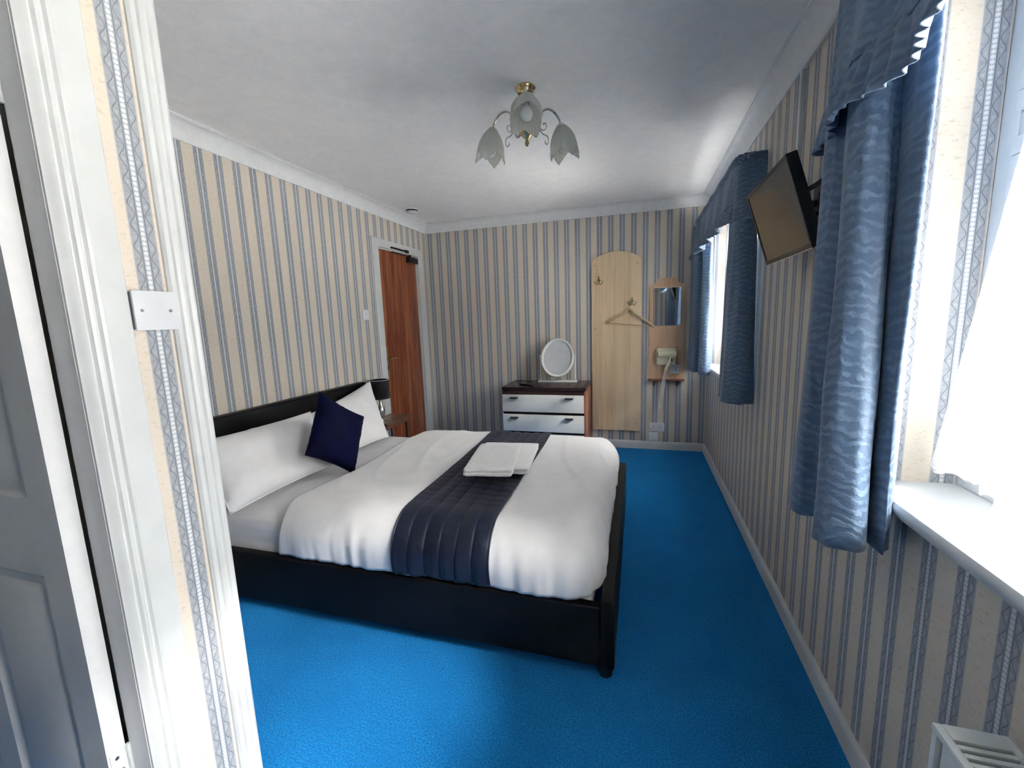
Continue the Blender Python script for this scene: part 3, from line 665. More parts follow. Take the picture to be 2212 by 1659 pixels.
# oval mirror
om = thing('dressing_mirror', (1.465, 4.235, 0.70), 'small white framed oval swivel mirror on the chest of drawers', 'mirror')
oc = Vector((1.470, 4.24, 0.948)); tilt = Matrix.Rotation(math.radians(-21), 3, 'X')
def opt(a, k, y): return oc + tilt @ Vector((a[0] * math.cos(k), y, a[1] * math.sin(k)))
fr = MB(); sec = [(0.0, 0.012), (0.006, 0.020), (0.016, 0.020), (0.026, 0.013), (0.032, 0.0), (0.032, -0.012), (0.0, -0.012)]
fr.grid(lambda i, j: opt((0.168 - sec[int(round(j * 7)) % 7][0], 0.205 - sec[int(round(j * 7)) % 7][0]), 2 * PI * i, -sec[int(round(j * 7)) % 7][1]), 64, 7, closed_u=True)
bmesh.ops.remove_doubles(fr.bm, verts=fr.bm.verts, dist=1e-5)
fr.build('mirror_frame', MT['white'], om, smooth=40)
gm = MB(); gm.bm.faces.new([gm.bm.verts.new(opt((0.137, 0.174), 2 * PI * k / 64, -0.004)) for k in range(64)]); gm.bm.faces.new([gm.bm.verts.new(opt((0.137, 0.174), 2 * PI * k / 64, 0.004)) for k in range(64)]); gm.build('mirror_glass', MT['mirror'], om, smooth=0)
for px in (1.293, 1.647):
    MB().lathe([(0.009, 0), (0.010, 0.02), (0.0075, 0.05), (0.0085, 0.15), (0.007, 0.24), (0.009, 0.252), (0.006, 0.262), (0, 0.264)], (px, 4.24, 0.716)).cyl((px, 4.24, 0.948), (1.470 + (px - 1.470) * 0.93, 4.24, 0.948), 0.005, n=10).build('post', MT['white'], om)
MB().box(1.272, 1.668, 4.195, 4.285, 0.701, 0.717, 0.007, 3).build('base', MT['white'], om)

# remote control
rm = thing('remote_control', (1.20, 3.985, 0.70), 'black television remote control lying on the chest of drawers', 'remote control')
Rm_ = Matrix.Translation((1.215, 3.985, 0.7115)) @ Matrix.Rotation(math.radians(-28), 4, 'Z')
MB().box(-0.088, 0.088, -0.023, 0.023, -0.0095, 0.0085, 0.005, 3, mat=Rm_).build('body', MT['blackpl'], rm)
bt_ = MB()
for ix in range(8):
    for iy in range(3): bt_.box(-0.060 + ix * 0.015, -0.051 + ix * 0.015, -0.014 + iy * 0.011, -0.007 + iy * 0.011, 0.008, 0.0105, mat=Rm_)
bt_.build('buttons', MT['steel'], rm, smooth=0)
MB().box(-0.082, -0.066, -0.012, 0.012, 0.008, 0.011, 0.001, mat=Rm_).build('display', MT['plastic'], rm)

# ------------------------------------------------------------------ coat board with hooks, hanger
cb = thing('coat_board', (2.042, D, 0.186), 'tall arched beech coat board with two brass double hooks on the far wall', 'coat board')
bx0, bx1, bz0, bz1, bza = 1.806, 2.280, 0.186, 1.884, 1.966
cxm = (bx0 + bx1) / 2; hw = (bx1 - bx0) / 2; sag = bza - bz1; Rad = (hw * hw + sag * sag) / (2 * sag); am = math.asin(hw / Rad)
out = [(bx0, bz0), (bx1, bz0)] + [(cxm + Rad * math.sin(am - 2 * am * k / 24), bza - Rad + Rad * math.cos(am - 2 * am * k / 24)) for k in range(25)]
MB().prism(out, lambda x, z: (x, D - 0.019, z), lambda x, z: (x, D - 0.001, z)).build('board', MT['beech'], cb, smooth=30)
MB().prism(out, lambda x, z: (cxm + (x - cxm) * 1.006, D - 0.017, bz0 + (z - bz0) * 1.0016 - 0.001), lambda x, z: (cxm + (x - cxm) * 1.006, D - 0.0015, bz0 + (z - bz0) * 1.0016 - 0.001)).build('edge_band', MT['oak'], cb, smooth=30)
for sx_, sz_ in ((1.842, 1.842), (2.240, 1.842), (1.842, 1.225), (1.852, 0.262), (2.238, 0.262)):
    MB().cyl((sx_, D - 0.019, sz_), (sx_, D - 0.0215, sz_), 0.0065, n=14).build('screw', MT['steel'], cb)
for hx, hz in ((1.878, 1.668), (2.196, 1.455)):
    y_ = D - 0.019
    hk = MB().lathe([(0, 0.006), (0.012, 0.005), (0.015, 0)], (hx, y_, hz + 0.03), (0, -1, 0), 20)
    hk.tube(catmull([(hx, y_ - 0.004, hz + 0.03), (hx, y_ - 0.022, hz + 0.028), (hx, y_ - 0.036, hz + 0.045), (hx, y_ - 0.045, hz + 0.065)]), lambda t: 0.005 + 0.003 * (t > 0.9))
    for sg in (-1, 1): hk.tube(catmull([(hx, y_ - 0.006, hz + 0.02), (hx + sg * 0.008, y_ - 0.025, hz - 0.005), (hx + sg * 0.024, y_ - 0.040, hz - 0.010), (hx + sg * 0.036, y_ - 0.046, hz + 0.010), (hx + sg * 0.038, y_ - 0.047, hz + 0.022)]), lambda t: 0.0048 + 0.003 * (t > 0.92))
    hk.build('hook', MT['oldbrass'], cb)
hgx, hgz, hy = 2.175, 1.375, D - 0.062
hg = thing('coat_hanger', (hgx, hy, 1.19), 'wooden coat hanger hanging from the lower brass hook', 'coat hanger')
tl_ = -0.10
def hpnt(k): # shoulder curve
    L_ = 0.232; x = k * L_; z = 0.012 - 0.135 * abs(k) ** 1.15 + 0.018 * math.exp(-(k * 6) ** 2)
    return Vector((hgx + x * math.cos(tl_) - 0 * z, hy + 0.02 * abs(k) - 0.01, hgz + z + x * math.sin(tl_)))
MB().tube([hpnt(-1 + k / 20) for k in range(41)], lambda t: 0.0085 + 0.004 * (1 - abs(2 * t - 1)), 10).build('shoulders', MT['hangerwood'], hg)
MB().tube([hpnt(-0.93) + Vector((0, 0, -0.004)), hpnt(0.93) + Vector((0, 0, -0.004))], 0.005, 8).build('trouser_bar', MT['hangerwood'], hg)
MB().tube(catmull([(hgx, hy - 0.008, hgz + 0.02), (hgx, hy - 0.006, hgz + 0.055), (hgx + 0.018, hy - 0.004, hgz + 0.072), (hgx + 0.022, hy - 0.003, hgz + 0.093), (hgx + 0.004, hy - 0.002, hgz + 0.102), (hgx - 0.012, hy - 0.002, hgz + 0.09)]), 0.0022, 8).build('wire_hook', MT['chrome'], hg)

# ------------------------------------------------------------------ wall mirror with shelf, hair dryer
ws = thing('wall_mirror_shelf', (2.515, D, 0.70), 'shaped orange-brown wooden wall panel with small mirror and bottom shelf', 'wall mirror')
px0, px1, pz0 = 2.356, 2.674, 0.722
o_ = [(px0, pz0), (px1, pz0), (px1, 1.608), (px1 - 0.012, 1.620)]
o_ += [(px1 - 0.022 - 0.05 * math.sin(k * PI / 12), 1.632 + 0.048 * (1 - math.cos(k * PI / 12))) for k in range(7)] + [(2.590, 1.688), (2.440, 1.688)]
o_ += [(px0 + 0.022 + 0.05 * math.sin(k * PI / 12), 1.632 + 0.048 * (1 - math.cos(k * PI / 12))) for k in range(6, -1, -1)] + [(px0 + 0.012, 1.620), (px0, 1.608)]
MB().prism(o_, lambda x, z: (x, D - 0.018, z), lambda x, z: (x, D - 0.001, z)).build('panel', MT['oak'], ws, smooth=30)
MB().box(2.391, 2.640, D - 0.022, D - 0.018, 1.238, 1.597, 0.0015).build('mirror_glass', MT['mirror'], ws, smooth=0)
MB().box(px0 - 0.008, px1 + 0.008, D - 0.075, D - 0.001, 0.706, 0.722, 0.005, 3).build('shelf', MT['copper'], ws)
bk = [(0.0, 0.0)] + [(0.055 - 0.055 * math.sin(k * PI / 16), -0.055 * (1 - math.cos(k * PI / 16))) for k in range(9)]
for cx_, sg in ((2.41, 1), (2.62, -1)):
    MB().prism([(0, 0), (0.06, 0), (0.052, -0.012), (0.030, -0.022), (0.018, -0.042), (0, -0.055)], lambda y, z: (cx_ - 0.006, D - 0.001 - y, 0.706 + z), lambda y, z: (cx_ + 0.006, D - 0.001 - y, 0.706 + z)).build('bracket', MT['black'], ws)
sk = thing('plug_socket', (2.597, D - 0.018, 0.82), 'white single socket with a plug on the wooden mirror panel', 'socket')
MB().box(2.554, 2.640, D - 0.027, D - 0.0185, 0.776, 0.862, 0.004).build('plate', MT['upvc'], sk)
MB().box(2.578, 2.618, D - 0.060, D - 0.028, 0.796, 0.842, 0.010, 3).build('plug', MT['upvc'], sk)
MB().cyl((2.600, D - 0.060, 0.822), (2.600, D - 0.0625, 0.822), 0.006, n=12).build('plug_screw', MT['blackpl'], sk)
hd = thing('hair_dryer', (2.515, D - 0.02, 0.86), 'cream wall-mounted hair dryer with coiled cord on the wooden panel', 'hair dryer')
MB().box(2.424, 2.606, D - 0.085, D - 0.0185, 0.862, 1.026, 0.018, 4).build('holder', MT['cream'], hd)
MB().cyl((2.436, D - 0.100, 0.972), (2.590, D - 0.100, 0.975), 0.032, 0.034, 24).lathe([(0.034, 0), (0.028, 0.015), (0.012, 0.022), (0, 0.023)], (2.588, D - 0.100, 0.975), (1, 0, 0), 24).build('barrel', MT['cream'], hd)
MB().cyl((2.432, D - 0.100, 0.972), (2.438, D - 0.100, 0.972), 0.028, n=24).build('nozzle', MT['blackpl'], hd)
MB().tube(catmull([(2.568, D - 0.102, 0.955), (2.545, D - 0.105, 0.90), (2.520, D - 0.100, 0.845), (2.505, D - 0.096, 0.805)]), lambda t: 0.021 - 0.006 * t, 14).build('handle', MT['cream'], hd)
MB().box(2.555, 2.566, D - 0.128, D - 0.122, 0.905, 0.935, 0.002, mat=None).build('switch', MT['blackpl'], hd)
axis = catmull([(2.503, D - 0.094, 0.800), (2.490, D - 0.090, 0.74), (2.478, D - 0.086, 0.66), (2.470, D - 0.06, 0.55), (2.462, D - 0.035, 0.45), (2.470, D - 0.03, 0.428), (2.480, D - 0.035, 0.46), (2.492, D - 0.055, 0.58), (2.500, D - 0.085, 0.69), (2.505, D - 0.092, 0.78), (2.515, D - 0.06, 0.855)], 24)
hel = []
for i, p in enumerate(axis):
    t_ = (axis[min(i + 1, len(axis) - 1)] - axis[max(i - 1, 0)]).normalized(); e1 = t_.cross(Vector((1, 0.2, 0))).normalized(); e2 = t_.cross(e1)
    for q in range(4):
        pp = p.lerp(axis[min(i + 1, len(axis) - 1)], q / 4); an = (i * 4 + q) * 2 * PI / 7
        hel.append(pp + 0.0065 * (math.cos(an) * e1 + math.sin(an) * e2))
MB().tube(hel, 0.0018, 5).build('cord', MT['upvc'], hd)

# sockets and plates on the far wall, left wall and bathroom wall
ds = thing('double_socket', (2.442, D, 0.23), 'white double plug socket low on the far wall above the skirting', 'socket')
MB().box(2.370, 2.514, D - 0.010, D - 0.0005, 0.186, 0.272, 0.004).build('plate', MT['upvc'], ds)
for sx_ in (2.408, 2.478):
    MB().box(sx_ - 0.008, sx_ + 0.008, D - 0.0135, D - 0.010, 0.250, 0.262, 0.002).build('rocker', MT['upvc'], ds)
    MB().box(sx_ - 0.003, sx_ + 0.003, D - 0.0108, D - 0.0098, 0.228, 0.238).box(sx_ - 0.015, sx_ - 0.008, D - 0.0108, D - 0.0098, 0.208, 0.212).box(sx_ + 0.008, sx_ + 0.015, D - 0.0108, D - 0.0098, 0.208, 0.212).build('pin_holes', MT['gap'], ds, smooth=0)
sb = thing('blank_socket_plate', (2.408, D, 0.13), 'white single surface box below the double socket', 'socket')
MB().box(2.366, 2.450, D - 0.028, D - 0.0005, 0.092, 0.176, 0.004).build('plate', MT['upvc'], sb)
for sx_ in (2.378, 2.438): MB().cyl((sx_, D - 0.028, 0.134), (sx_, D - 0.0295, 0.134), 0.003, n=10).build('screw', MT['steel'], sb)
ls = thing('light_switch', (0, 3.192, 1.43), 'white light switch on the striped wall beside the wooden door', 'light switch')
MB().box(0.0005, 0.010, 3.149, 3.235, 1.387, 1.473, 0.004).build('plate', MT['upvc'], ls)
MB().box(0.010, 0.014, 3.182, 3.202, 1.418, 1.444, 0.002).build('rocker', MT['upvc'], ls)
bp = thing('blanking_plate', (XN, 0.698, 1.39), 'white square blank wall plate with two screws on the bathroom wall', 'wall plate')
MB().box(XN + 0.016, XN + 0.0225, 0.654, 0.742, 1.348, 1.434, 0.0015).box(XN + 0.0005, XN + 0.016, 0.657, 0.740, 1.351, 1.431).build('plate', MT['plastic'], bp)
for sy in (0.669, 0.728): MB().cyl((XN + 0.0222, sy, 1.391), (XN + 0.0238, sy, 1.391), 0.0034, n=14).build('screw', MT['steel'], bp)

# ------------------------------------------------------------------ television on a tilting bracket
tv = thing('television', (2.86, 1.835, 1.68), 'small flat black television tilted down on a wall bracket between the windows', 'television')
TX, TY, TZ = Vector((0, -1, 0)), Vector((-0.298, 0, 0.954)), Vector((-0.954, 0, -0.298)); tc = Vector((2.732, 1.835, 1.678))
TM = Matrix((TX, TY, TZ)).transposed().to_4x4(); TM.translation = tc
w_, h_ = 0.25, 0.15
MB().box(-w_, w_, -h_, h_, -0.030, -0.002, 0.004, 2, TM).box(-0.19, 0.19, -0.11, 0.10, -0.055, -0.028, 0.012, 2, TM).build('casing', MT['blackpl'], tv)
MB().box(-w_, w_, h_ - 0.012, h_, -0.004, 0.004, 0.0015, 1, TM).box(-w_, w_, -h_, -h_ + 0.016, -0.004, 0.004, 0.0015, 1, TM).box(-w_, -w_ + 0.012, -h_ + 0.016, h_ - 0.012, -0.004, 0.004, 0.0015, 1, TM).box(w_ - 0.012, w_, -h_ + 0.016, h_ - 0.012, -0.004, 0.004, 0.0015, 1, TM).build('bezel', MT['blackpl'], tv)
MB().box(-w_ + 0.012, w_ - 0.012, -h_ + 0.016, h_ - 0.012, -0.003, 0.0015, mat=TM).build('screen', MT['screen'], tv, smooth=0)
MB().box(-w_ + 0.002, w_ - 0.002, -h_ - 0.0025, -h_ + 0.001, -0.004, 0.003, mat=TM).build('lower_trim', MT['chrome'], tv)
p0 = TM @ Vector((0, 0, -0.055))
MB().box(2.866, 2.8835, 1.775, 1.895, 1.60, 1.80, 0.003).box(-0.06, 0.06, -0.06, 0.06, -0.066, -0.056, 0.003, 1, TM).tube([(2.868, 1.80, 1.70), (2.845, 1.72, 1.70), tuple(p0)], 0.014, 12).cyl((2.845, 1.72, 1.675), (2.845, 1.72, 1.725), 0.02).build('wall_bracket', MT['black'], tv)
MB().tube(catmull([TM @ Vector((0.19, 0.03, -0.045)), (2.80, 1.62, 1.74), (2.84, 1.60, 1.79), (2.862, 1.66, 1.82), (2.85, 1.62, 1.74), (2.835, 1.61, 1.66), TM @ Vector((0.17, -0.05, -0.05))], 8), 0.008, 8).build('cable', MT['black'], tv)
tr_ = MB().box(W - 0.016, W - 0.0005, 2.108, 2.130, 1.72, H - CH - 0.001, 0.002).box(W - 0.016, W - 0.0005, 1.20, 2.108, H - CH - 0.022, H - CH - 0.001, 0.002).build('cable_trunking', MT['white'], origin=(W, 2.12, 1.72))
tag(tr_, 'white cable trunking running along the coving and down to the television', 'trunking')

# ------------------------------------------------------------------ curtains
def curtain(name, top, bot, z0, z1, label, group, nz=40, mat='damask', cat='curtain', solid=0.003, parent=None):
    A, B = catmull(top, 12), catmull(bot, 12); n = len(A) - 1
    L_ = [0]
    for i in range(n): L_.append(L_[-1] + (B[i + 1] - B[i]).length)
    def fn(i, j):
        k = int(round(i * n)); zt_ = z1[k] if isinstance(z1, list) else z1
        e = j ** 1.3; p = A[k].lerp(B[k], e); zz = zt_ + (z0 - zt_) * j
        p = p + Vector((0.006 * noise.noise((k * 0.13, zz * 3, 1)), 0.006 * noise.noise((k * 0.13, zz * 3, 7)), 0))
        return Vector((p.x, p.y, zz + 0.008 * noise.noise((k * 0.11, 4, 0)) * j))
    m_ = MB(); m_.grid(fn, n, nz, uvf=lambda i, j: (L_[int(round(i * n))], (z1 if not isinstance(z1, list) else 2) * (1 - j) + z0 * j))
    ob = m_.build(name, MT[mat], parent, origin=(B[n // 2].x, B[n // 2].y, z0) if parent is None else None, smooth=80, solid=solid, off=0, recalc=False)
    if parent is None: tag(ob, label, cat, group)
    return ob
V2 = lambda L_: [(x, y, 0) for x, y in L_]
nb = [(2.850, 1.44), (2.76, 1.43), (2.695, 1.385), (2.690, 1.325), (2.738, 1.295), (2.752, 1.262), (2.715, 1.225), (2.682, 1.180), (2.700, 1.135), (2.752, 1.118), (2.782, 1.150), (2.790, 1.205), (2.800, 1.185), (2.802, 1.135), (2.818, 1.140), (2.842, 1.185), (2.852, 1.24)]
nt = [(2.830, 1.43), (2.775, 1.415), (2.730, 1.380), (2.732, 1.345), (2.756, 1.318), (2.756, 1.288), (2.726, 1.260), (2.712, 1.220), (2.728, 1.180), (2.762, 1.168), (2.782, 1.185), (2.782, 1.220), (2.784, 1.180), (2.776, 1.110), (2.780, 1.060), (2.796, 1.09), (2.82, 1.16)]
curtain('curtain', V2(nt), V2(nb), 0.772, 2.10, 'long blue damask curtain at the nearer window, above the sill', 'blue damask curtains')
fb = [(2.862, 2.56), (2.80, 2.535), (2.745, 2.55), (2.712, 2.600), (2.716, 2.655), (2.765, 2.665), (2.790, 2.70), (2.742, 2.735), (2.728, 2.790), (2.780, 2.815), (2.82, 2.84)]
ft = [(2.850, 2.62), (2.80, 2.59), (2.760, 2.60), (2.742, 2.640), (2.750, 2.685), (2.780, 2.695), (2.795, 2.725), (2.765, 2.76), (2.755, 2.81), (2.790, 2.835), (2.82, 2.86)]
curtain('curtain', V2(ft), V2(fb), 0.842, 2.10, 'grey-blue curtain of the far window, on the side beside the television', 'blue damask curtains')
gb = [(2.850, 4.31), (2.76, 4.29), (2.70, 4.23), (2.715, 4.16), (2.755, 4.13), (2.742, 4.07), (2.700, 4.02), (2.715, 3.95), (2.765, 3.93), (2.762, 3.86), (2.735, 3.80), (2.775, 3.75), (2.82, 3.76)]
gt = [(x + 0.015 if x < 2.8 else x, y + (0.03 if y < 4.2 else 0)) for x, y in gb]
curtain('curtain', V2(gt), V2(gb), 0.842, 2.10, 'grey-blue curtain of the far window, on the side in the room corner', 'blue damask curtains')

def valance(name, y0, y1, xf, ztop, zsk, zhem, label, wav=0.012, flare=0.02, seed=0):
    # plan: from the wall, round the corner, along the front, back to the wall
    plan = [(W - 0.004, y1), (xf + 0.06, y1), (xf + 0.025, y1 - 0.008), (xf + 0.008, y1 - 0.03), (xf, y1 - 0.07)]
    k = int((y1 - y0 - 0.14) / 0.08)
    plan += [(xf, y1 - 0.07 - (y1 - y0 - 0.14) * (i + 1) / k) for i in range(k)]
    plan += [(xf + 0.008, y0 + 0.03), (xf + 0.025, y0 + 0.008), (xf + 0.06, y0), (W - 0.004, y0)]
    C_ = catmull([(a_, b_, 0) for a_, b_ in plan], 14); n = len(C_) - 1; L_ = [0]; N_ = []
    for i in range(n): L_.append(L_[-1] + (C_[i + 1] - C_[i]).length)
    for i in range(n + 1):
        t_ = (C_[min(i + 1, n)] - C_[max(i - 1, 0)]).normalized(); N_.append(Vector((t_.y, -t_.x, 0)))
    if N_[n // 2].x > 0: N_ = [-q for q in N_]
    def pos(k, z, amp, per, fl_, sharp=False):
        s_ = L_[k]; wv_ = math.sin(2 * PI * s_ / per + seed)
        if sharp: wv_ = abs(math.sin(PI * s_ / per + 2.0 * noise.noise((s_ * 5, seed, 0)))) * 2 - 1
        big = math.sin(2 * PI * s_ / 0.34 + 1.0 + seed)
        wl = min(1, L_[k] / 0.1, (L_[n] - L_[k]) / 0.1)
        p = C_[k] + N_[k] * (amp * wv_ * wl + fl_ + wav * big * fl_ / max(flare, 1e-3) * wl)
        p.x = min(p.x, W - 0.004)
        return Vector((p.x, p.y, z))
    v = thing(name, (xf, (y0 + y1) / 2, zhem), label, 'valance', 'blue damask valances')
    hs = 0.035
    def head(i, j):
        k = int(round(i * n)); z = ztop - j * hs
        return pos(k, z, 0.006 + 0.003 * math.sin(j * PI), 0.030, 0.004, True)
    def skirt_(i, j):
        k = int(round(i * n)); z = ztop - hs + (zsk - ztop + hs) * j
        p = pos(k, z, 0.006 * (1 - j) + 0.008 * j, 0.030 if j == 0 else 0.17, 0.004 + flare * j)
        return p
    def frill(i, j):
        k = int(round(i * n)); z = zsk + 0.006 + (zhem - zsk - 0.006) * j + 0.006 * noise.noise((L_[k] * 9, seed, 3)) * j
        return pos(k, z, 0.003 + 0.006 * j, 0.040, flare + 0.004 + 0.020 * j, True)
    uvm = lambda za, zb_: (lambda i, j: (L_[int(round(i * n))], za + (zb_ - za) * j))
    q = MB(); q.grid(head, n, 4, uvm(ztop, ztop - hs)); q.build('gathered_heading', MT['damask'], v, smooth=70, solid=0.003, off=0, recalc=False)
    q = MB(); q.grid(skirt_, n, 14, uvm(ztop - hs, zsk)); q.build('skirt', MT['damask'], v, smooth=80, solid=0.003, off=0, recalc=False)
    q = MB(); q.grid(frill, n, 8, uvm(zsk, zhem)); q.build('pleated_frill', MT['damask'], v, smooth=70, solid=0.003, off=0, recalc=False)
    return v
valance('curtain_valance', -0.23, 1.452, 2.742, 2.20, 1.872, 1.772, 'blue valance with a pleated frill above the nearer window curtain', 0.012, 0.022)
valance('curtain_valance', 2.60, 4.33, 2.748, 2.155, 1.90, 1.82, 'dark grey-blue gathered valance above the far window', 0.010, 0.02, 1.3)
for (y0, y1, xr, zr, lb) in ((-0.21, 1.44, 2.765, 2.165, 'curtain rail behind the nearer blue valance'), (2.585, 4.30, 2.790, 2.135, 'grey curtain rail with wall brackets behind the far valance')):
    cr = thing('curtain_rail', (W, (y0 + y1) / 2, zr), lb, 'curtain rail')
    MB().box(xr - 0.006, xr + 0.006, y0, y1, zr - 0.012, zr + 0.012, 0.003).build('rail', MT['rail'], cr)
    for yb in (y0 + 0.06, (y0 + y1) / 2, y1 - 0.06):
        MB().box(xr, W - 0.0005, yb - 0.008, yb + 0.008, zr - 0.008, zr + 0.014, 0.002).box(W - 0.006, W - 0.0005, yb - 0.02, yb + 0.02, zr - 0.045, zr + 0.03, 0.002).build('bracket', MT['rail'], cr)

# net curtains inside the reveals
def lacewave(y0, y1, x, amp, per, skew_top=0.0, seed=0, n=14):
    pts = []
    for i in range(n + 1):
        y = y0 + (y1 - y0) * i / n
        pts.append((x + amp * math.sin(2 * PI * (y - y0) / per + seed), y + skew_top * (i / n) ** 2, 0))
    return pts
def net(name, top, bot, z0, z1, label, mat='lace'):
    A, B = catmull(top, 8), catmull(bot, 8); n = len(A) - 1; L_ = [0]
    for i in range(n): L_.append(L_[-1] + (B[i + 1] - B[i]).length)
    def fn(i, j):
        k = int(round(i * n)); p = A[k].lerp(B[k], j); return Vector((p.x, p.y, z1 + (z0 - z1) * j + 0.006 * math.sin(L_[k] * 90) * j))
    m_ = MB(); m_.grid(fn, n, 30, uvf=lambda i, j: (L_[int(round(i * n))], (z1 - z0) * (1 - j)))
    return tag(m_.build(name, MT[mat], origin=(bot[0][0], bot[0][1], z0), smooth=80, recalc=False), label, 'net curtain', 'white lace net curtains')
net('net_curtain', lacewave(0.70, 1.08, 2.985, 0.010, 0.12), [(x, y, 0) for x, y, _ in lacewave(0.80, 1.285, 2.965, 0.016, 0.16)], 0.945, 2.10, 'white lace net curtain panel over the sill beside the blue curtain')
net('net_curtain', lacewave(-0.07, 0.86, 2.955, 0.010, 0.12), lacewave(-0.07, 1.03, 2.925, 0.014, 0.17), 0.905, 2.10, 'white lace net curtain hanging lowest in front of the nearer window')
net('net_curtain', lacewave(2.77, 4.17, 2.985, 0.012, 0.13), lacewave(2.77, 4.17, 2.975, 0.015, 0.15), 0.915, 2.10, 'bright white net curtain in the far window between grey-blue curtains', 'densenet')

# ------------------------------------------------------------------ radiator
rd = thing('radiator', (2.80, 0.30, 0.13), 'white panel radiator with slotted top grille under the window sill', 'radiator')
RX0_, RX1_, RY0, RY1, RZ0, RZ1 = 2.752, 2.856, -0.30, 0.82, 0.13, 0.622
fp = MB()
def fpan(i, j):
    y = RY0 + 0.02 + (RY1 - RY0 - 0.04) * i; z = RZ0 + (RZ1 - 0.012 - RZ0) * j
    g = 0.5 - 0.5 * math.cos(2 * PI * (y - RY0) / 0.05); e = min(1, max(0, min(j, 1 - j) - 0.06) / 0.05)
    return Vector((RX0_ + 0.010 + 0.006 * g * e, y, z))
fp.grid(fpan, 200, 24); fp.build('front_panel', MT['rad'], rd, smooth=60, solid=0.003)
MB().box(RX1_ - 0.016, RX1_ - 0.004, RY0 + 0.02, RY1 - 0.02, RZ0, RZ1 - 0.02, 0.003).build('back_panel', MT['rad'], rd)
for ye in (RY0, RY1 - 0.012):
    MB().box(RX0_ + 0.002, RX1_, ye, ye + 0.012, RZ0 + 0.01, RZ1, 0.003).build('side_panel', MT['rad'], rd)
MB().box(RX0_, RX0_ + 0.014, RY0, RY1, RZ1 - 0.012, RZ1 + 0.001, 0.003).box(RX1_ - 0.012, RX1_, RY0, RY1, RZ1 - 0.012, RZ1 + 0.001, 0.003).box(RX0_ + 0.014, RX1_ - 0.012, RY1 - 0.03, RY1, RZ1 - 0.008, RZ1 + 0.001, 0.002).build('grille_frame', MT['rad'], rd)
sl = MB().box(RX0_ + 0.014, RX1_ - 0.012, 0, 0.0085, RZ1 - 0.007, RZ1, 0.002).build('grille_slat', MT['rad'], rd)
sl.location.y = RY1 - 0.030 - 0.0148
for k in range(1, 70):
    c_ = sl.copy(); COL.objects.link(c_); c_.parent = rd; c_.location.y = RY1 - 0.030 - 0.0148 - k * 0.0148
MB().box(RX0_ + 0.02, RX1_ - 0.02, RY0 + 0.03, RY1 - 0.03, RZ0 + 0.05, RZ1 - 0.16).build('convector_fins', MT['steel'], rd)
for yp in (RY1 - 0.04, RY0 + 0.04): MB().cyl((2.80, yp, 0.0), (2.80, yp, RZ0 + 0.06), 0.008).build('pipe', MT['rad'], rd)

# ------------------------------------------------------------------ ceiling light
LC = Vector((1.745, 2.08, H))
cl_ = thing('ceiling_light', tuple(LC), 'brass ceiling light with three frosted glass tulip shades', 'ceiling light')
MB().lathe([(0, 0), (0.047, 0), (0.048, -0.006), (0.045, -0.012), (0.040, -0.016), (0.036, -0.026), (0.022, -0.034), (0.012, -0.036), (0, -0.036)], LC).build('canopy', MT['brass'], cl_)
MB().lathe([(0.010, -0.034), (0.008, -0.10), (0.012, -0.11), (0.012, -0.13), (0.008, -0.14), (0.008, -0.165), (0.022, -0.172), (0.038, -0.186), (0.036, -0.196), (0.020, -0.212), (0.010, -0.222), (0.006, -0.228), (0.011, -0.236), (0.012, -0.243), (0.006, -0.252), (0, -0.254)], LC).build('stem', MT['brass'], cl_)
a0 = math.atan2(-2.08, 2.2536 - 1.745)
def tulip():
    def fn(i, j):
        th = 2 * PI * i; pet = abs(((i * 4) % 1) - 0.5) * 2           # 0 at petal tip, 1 between petals
        ext = 0.108 + 0.050 * (1 - pet ** 0.8)
        r_ = 0.020 + 0.046 * (1 - (1 - min(1, j * 1.25)) ** 2) + 0.010 * max(0, j - 0.75) * (1 - pet) * 4
        r_ *= 1 + 0.025 * math.cos(th * 28) * j - 0.06 * pet * j
        return Vector((r_ * math.cos(th), r_ * math.sin(th), -j * ext))
    return fn
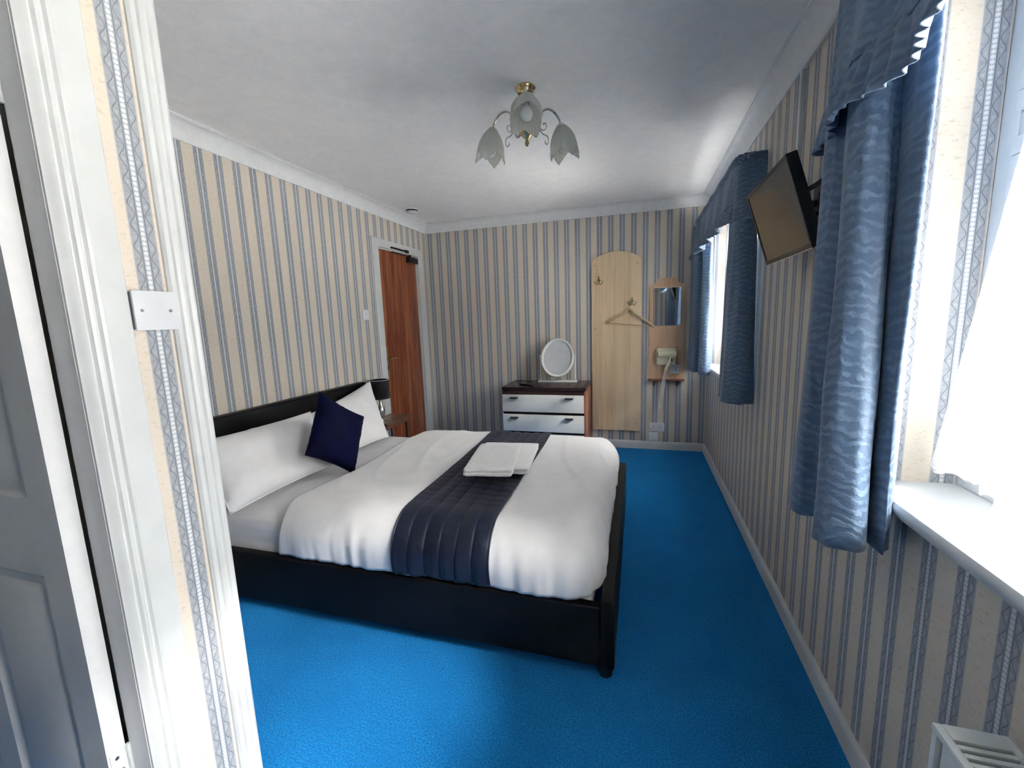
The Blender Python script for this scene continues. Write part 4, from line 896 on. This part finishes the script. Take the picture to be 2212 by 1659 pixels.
for k in range(3):
    an = a0 + k * 2 * PI / 3; e = Vector((math.cos(an), math.sin(an), 0)); P = lambda r_, z: LC + e * r_ + Vector((0, 0, z))
    arm = MB().tube(catmull([P(0.030, -0.190), P(0.052, -0.200), P(0.062, -0.175), P(0.075, -0.105), P(0.110, -0.072), P(0.150, -0.075), P(0.182, -0.105), P(0.192, -0.132)], 8), 0.0055, 10).build('arm', MT['chrome'], cl_)
    sc = MB().tube(catmull([P(0.066, -0.165), P(0.090, -0.185), P(0.112, -0.190), P(0.120, -0.210), P(0.112, -0.228), P(0.100, -0.222), P(0.101, -0.212)], 8), 0.0026, 8)
    sc.tube(catmull([P(0.070, -0.160), P(0.090, -0.168), P(0.108, -0.155), P(0.106, -0.138), P(0.094, -0.136), P(0.092, -0.145)], 8), 0.0026, 8).build('scroll', MT['chrome'], arm)
    ax = (Vector((0, 0, 1)) - e * (0.16 if k else 0.55)).normalized(); top = P(0.192, -0.132)
    rot = Vector((0, 0, 1)).rotation_difference(ax).to_matrix()
    MB().lathe([(0.006, 0.012), (0.016, 0.008), (0.024, -0.002), (0.024, -0.010), (0.014, -0.014), (0.014, -0.05), (0, -0.05)], top, ax, 20).build('lamp_holder', MT['chrome'], cl_)
    g = MB(); fn = tulip(); g.grid(lambda i, j: top + rot @ (Matrix.Rotation(0.4 + k, 3, 'Z') @ fn(i, j)), 112, 22, closed_u=True)
    g.build('glass_shade', MT['frost'], cl_, smooth=60, solid=0.0025, off=0)
    MB().lathe([(0.011, -0.045), (0.014, -0.06), (0.026, -0.085), (0.028, -0.10), (0.022, -0.118), (0.010, -0.127), (0, -0.128)], top, ax, 20).build('bulb', MT['bulb'], cl_)

# smoke alarm
sm = thing('smoke_alarm', (0.215, 3.735, H), 'round white smoke alarm with a black vent ring on the ceiling corner', 'smoke alarm')
MB().lathe([(0, 0), (0.052, 0), (0.052, -0.012), (0.046, -0.014), (0, -0.014)], (0.215, 3.735, H)).build('base', MT['plastic'], sm)
MB().lathe([(0.0525, -0.013), (0.0525, -0.024)], (0.215, 3.735, H)).build('vent_ring', MT['gap'], sm)
MB().lathe([(0.052, -0.022), (0.052, -0.028), (0.042, -0.042), (0.02, -0.046), (0, -0.046)], (0.215, 3.735, H)).build('cover', MT['plastic'], sm)
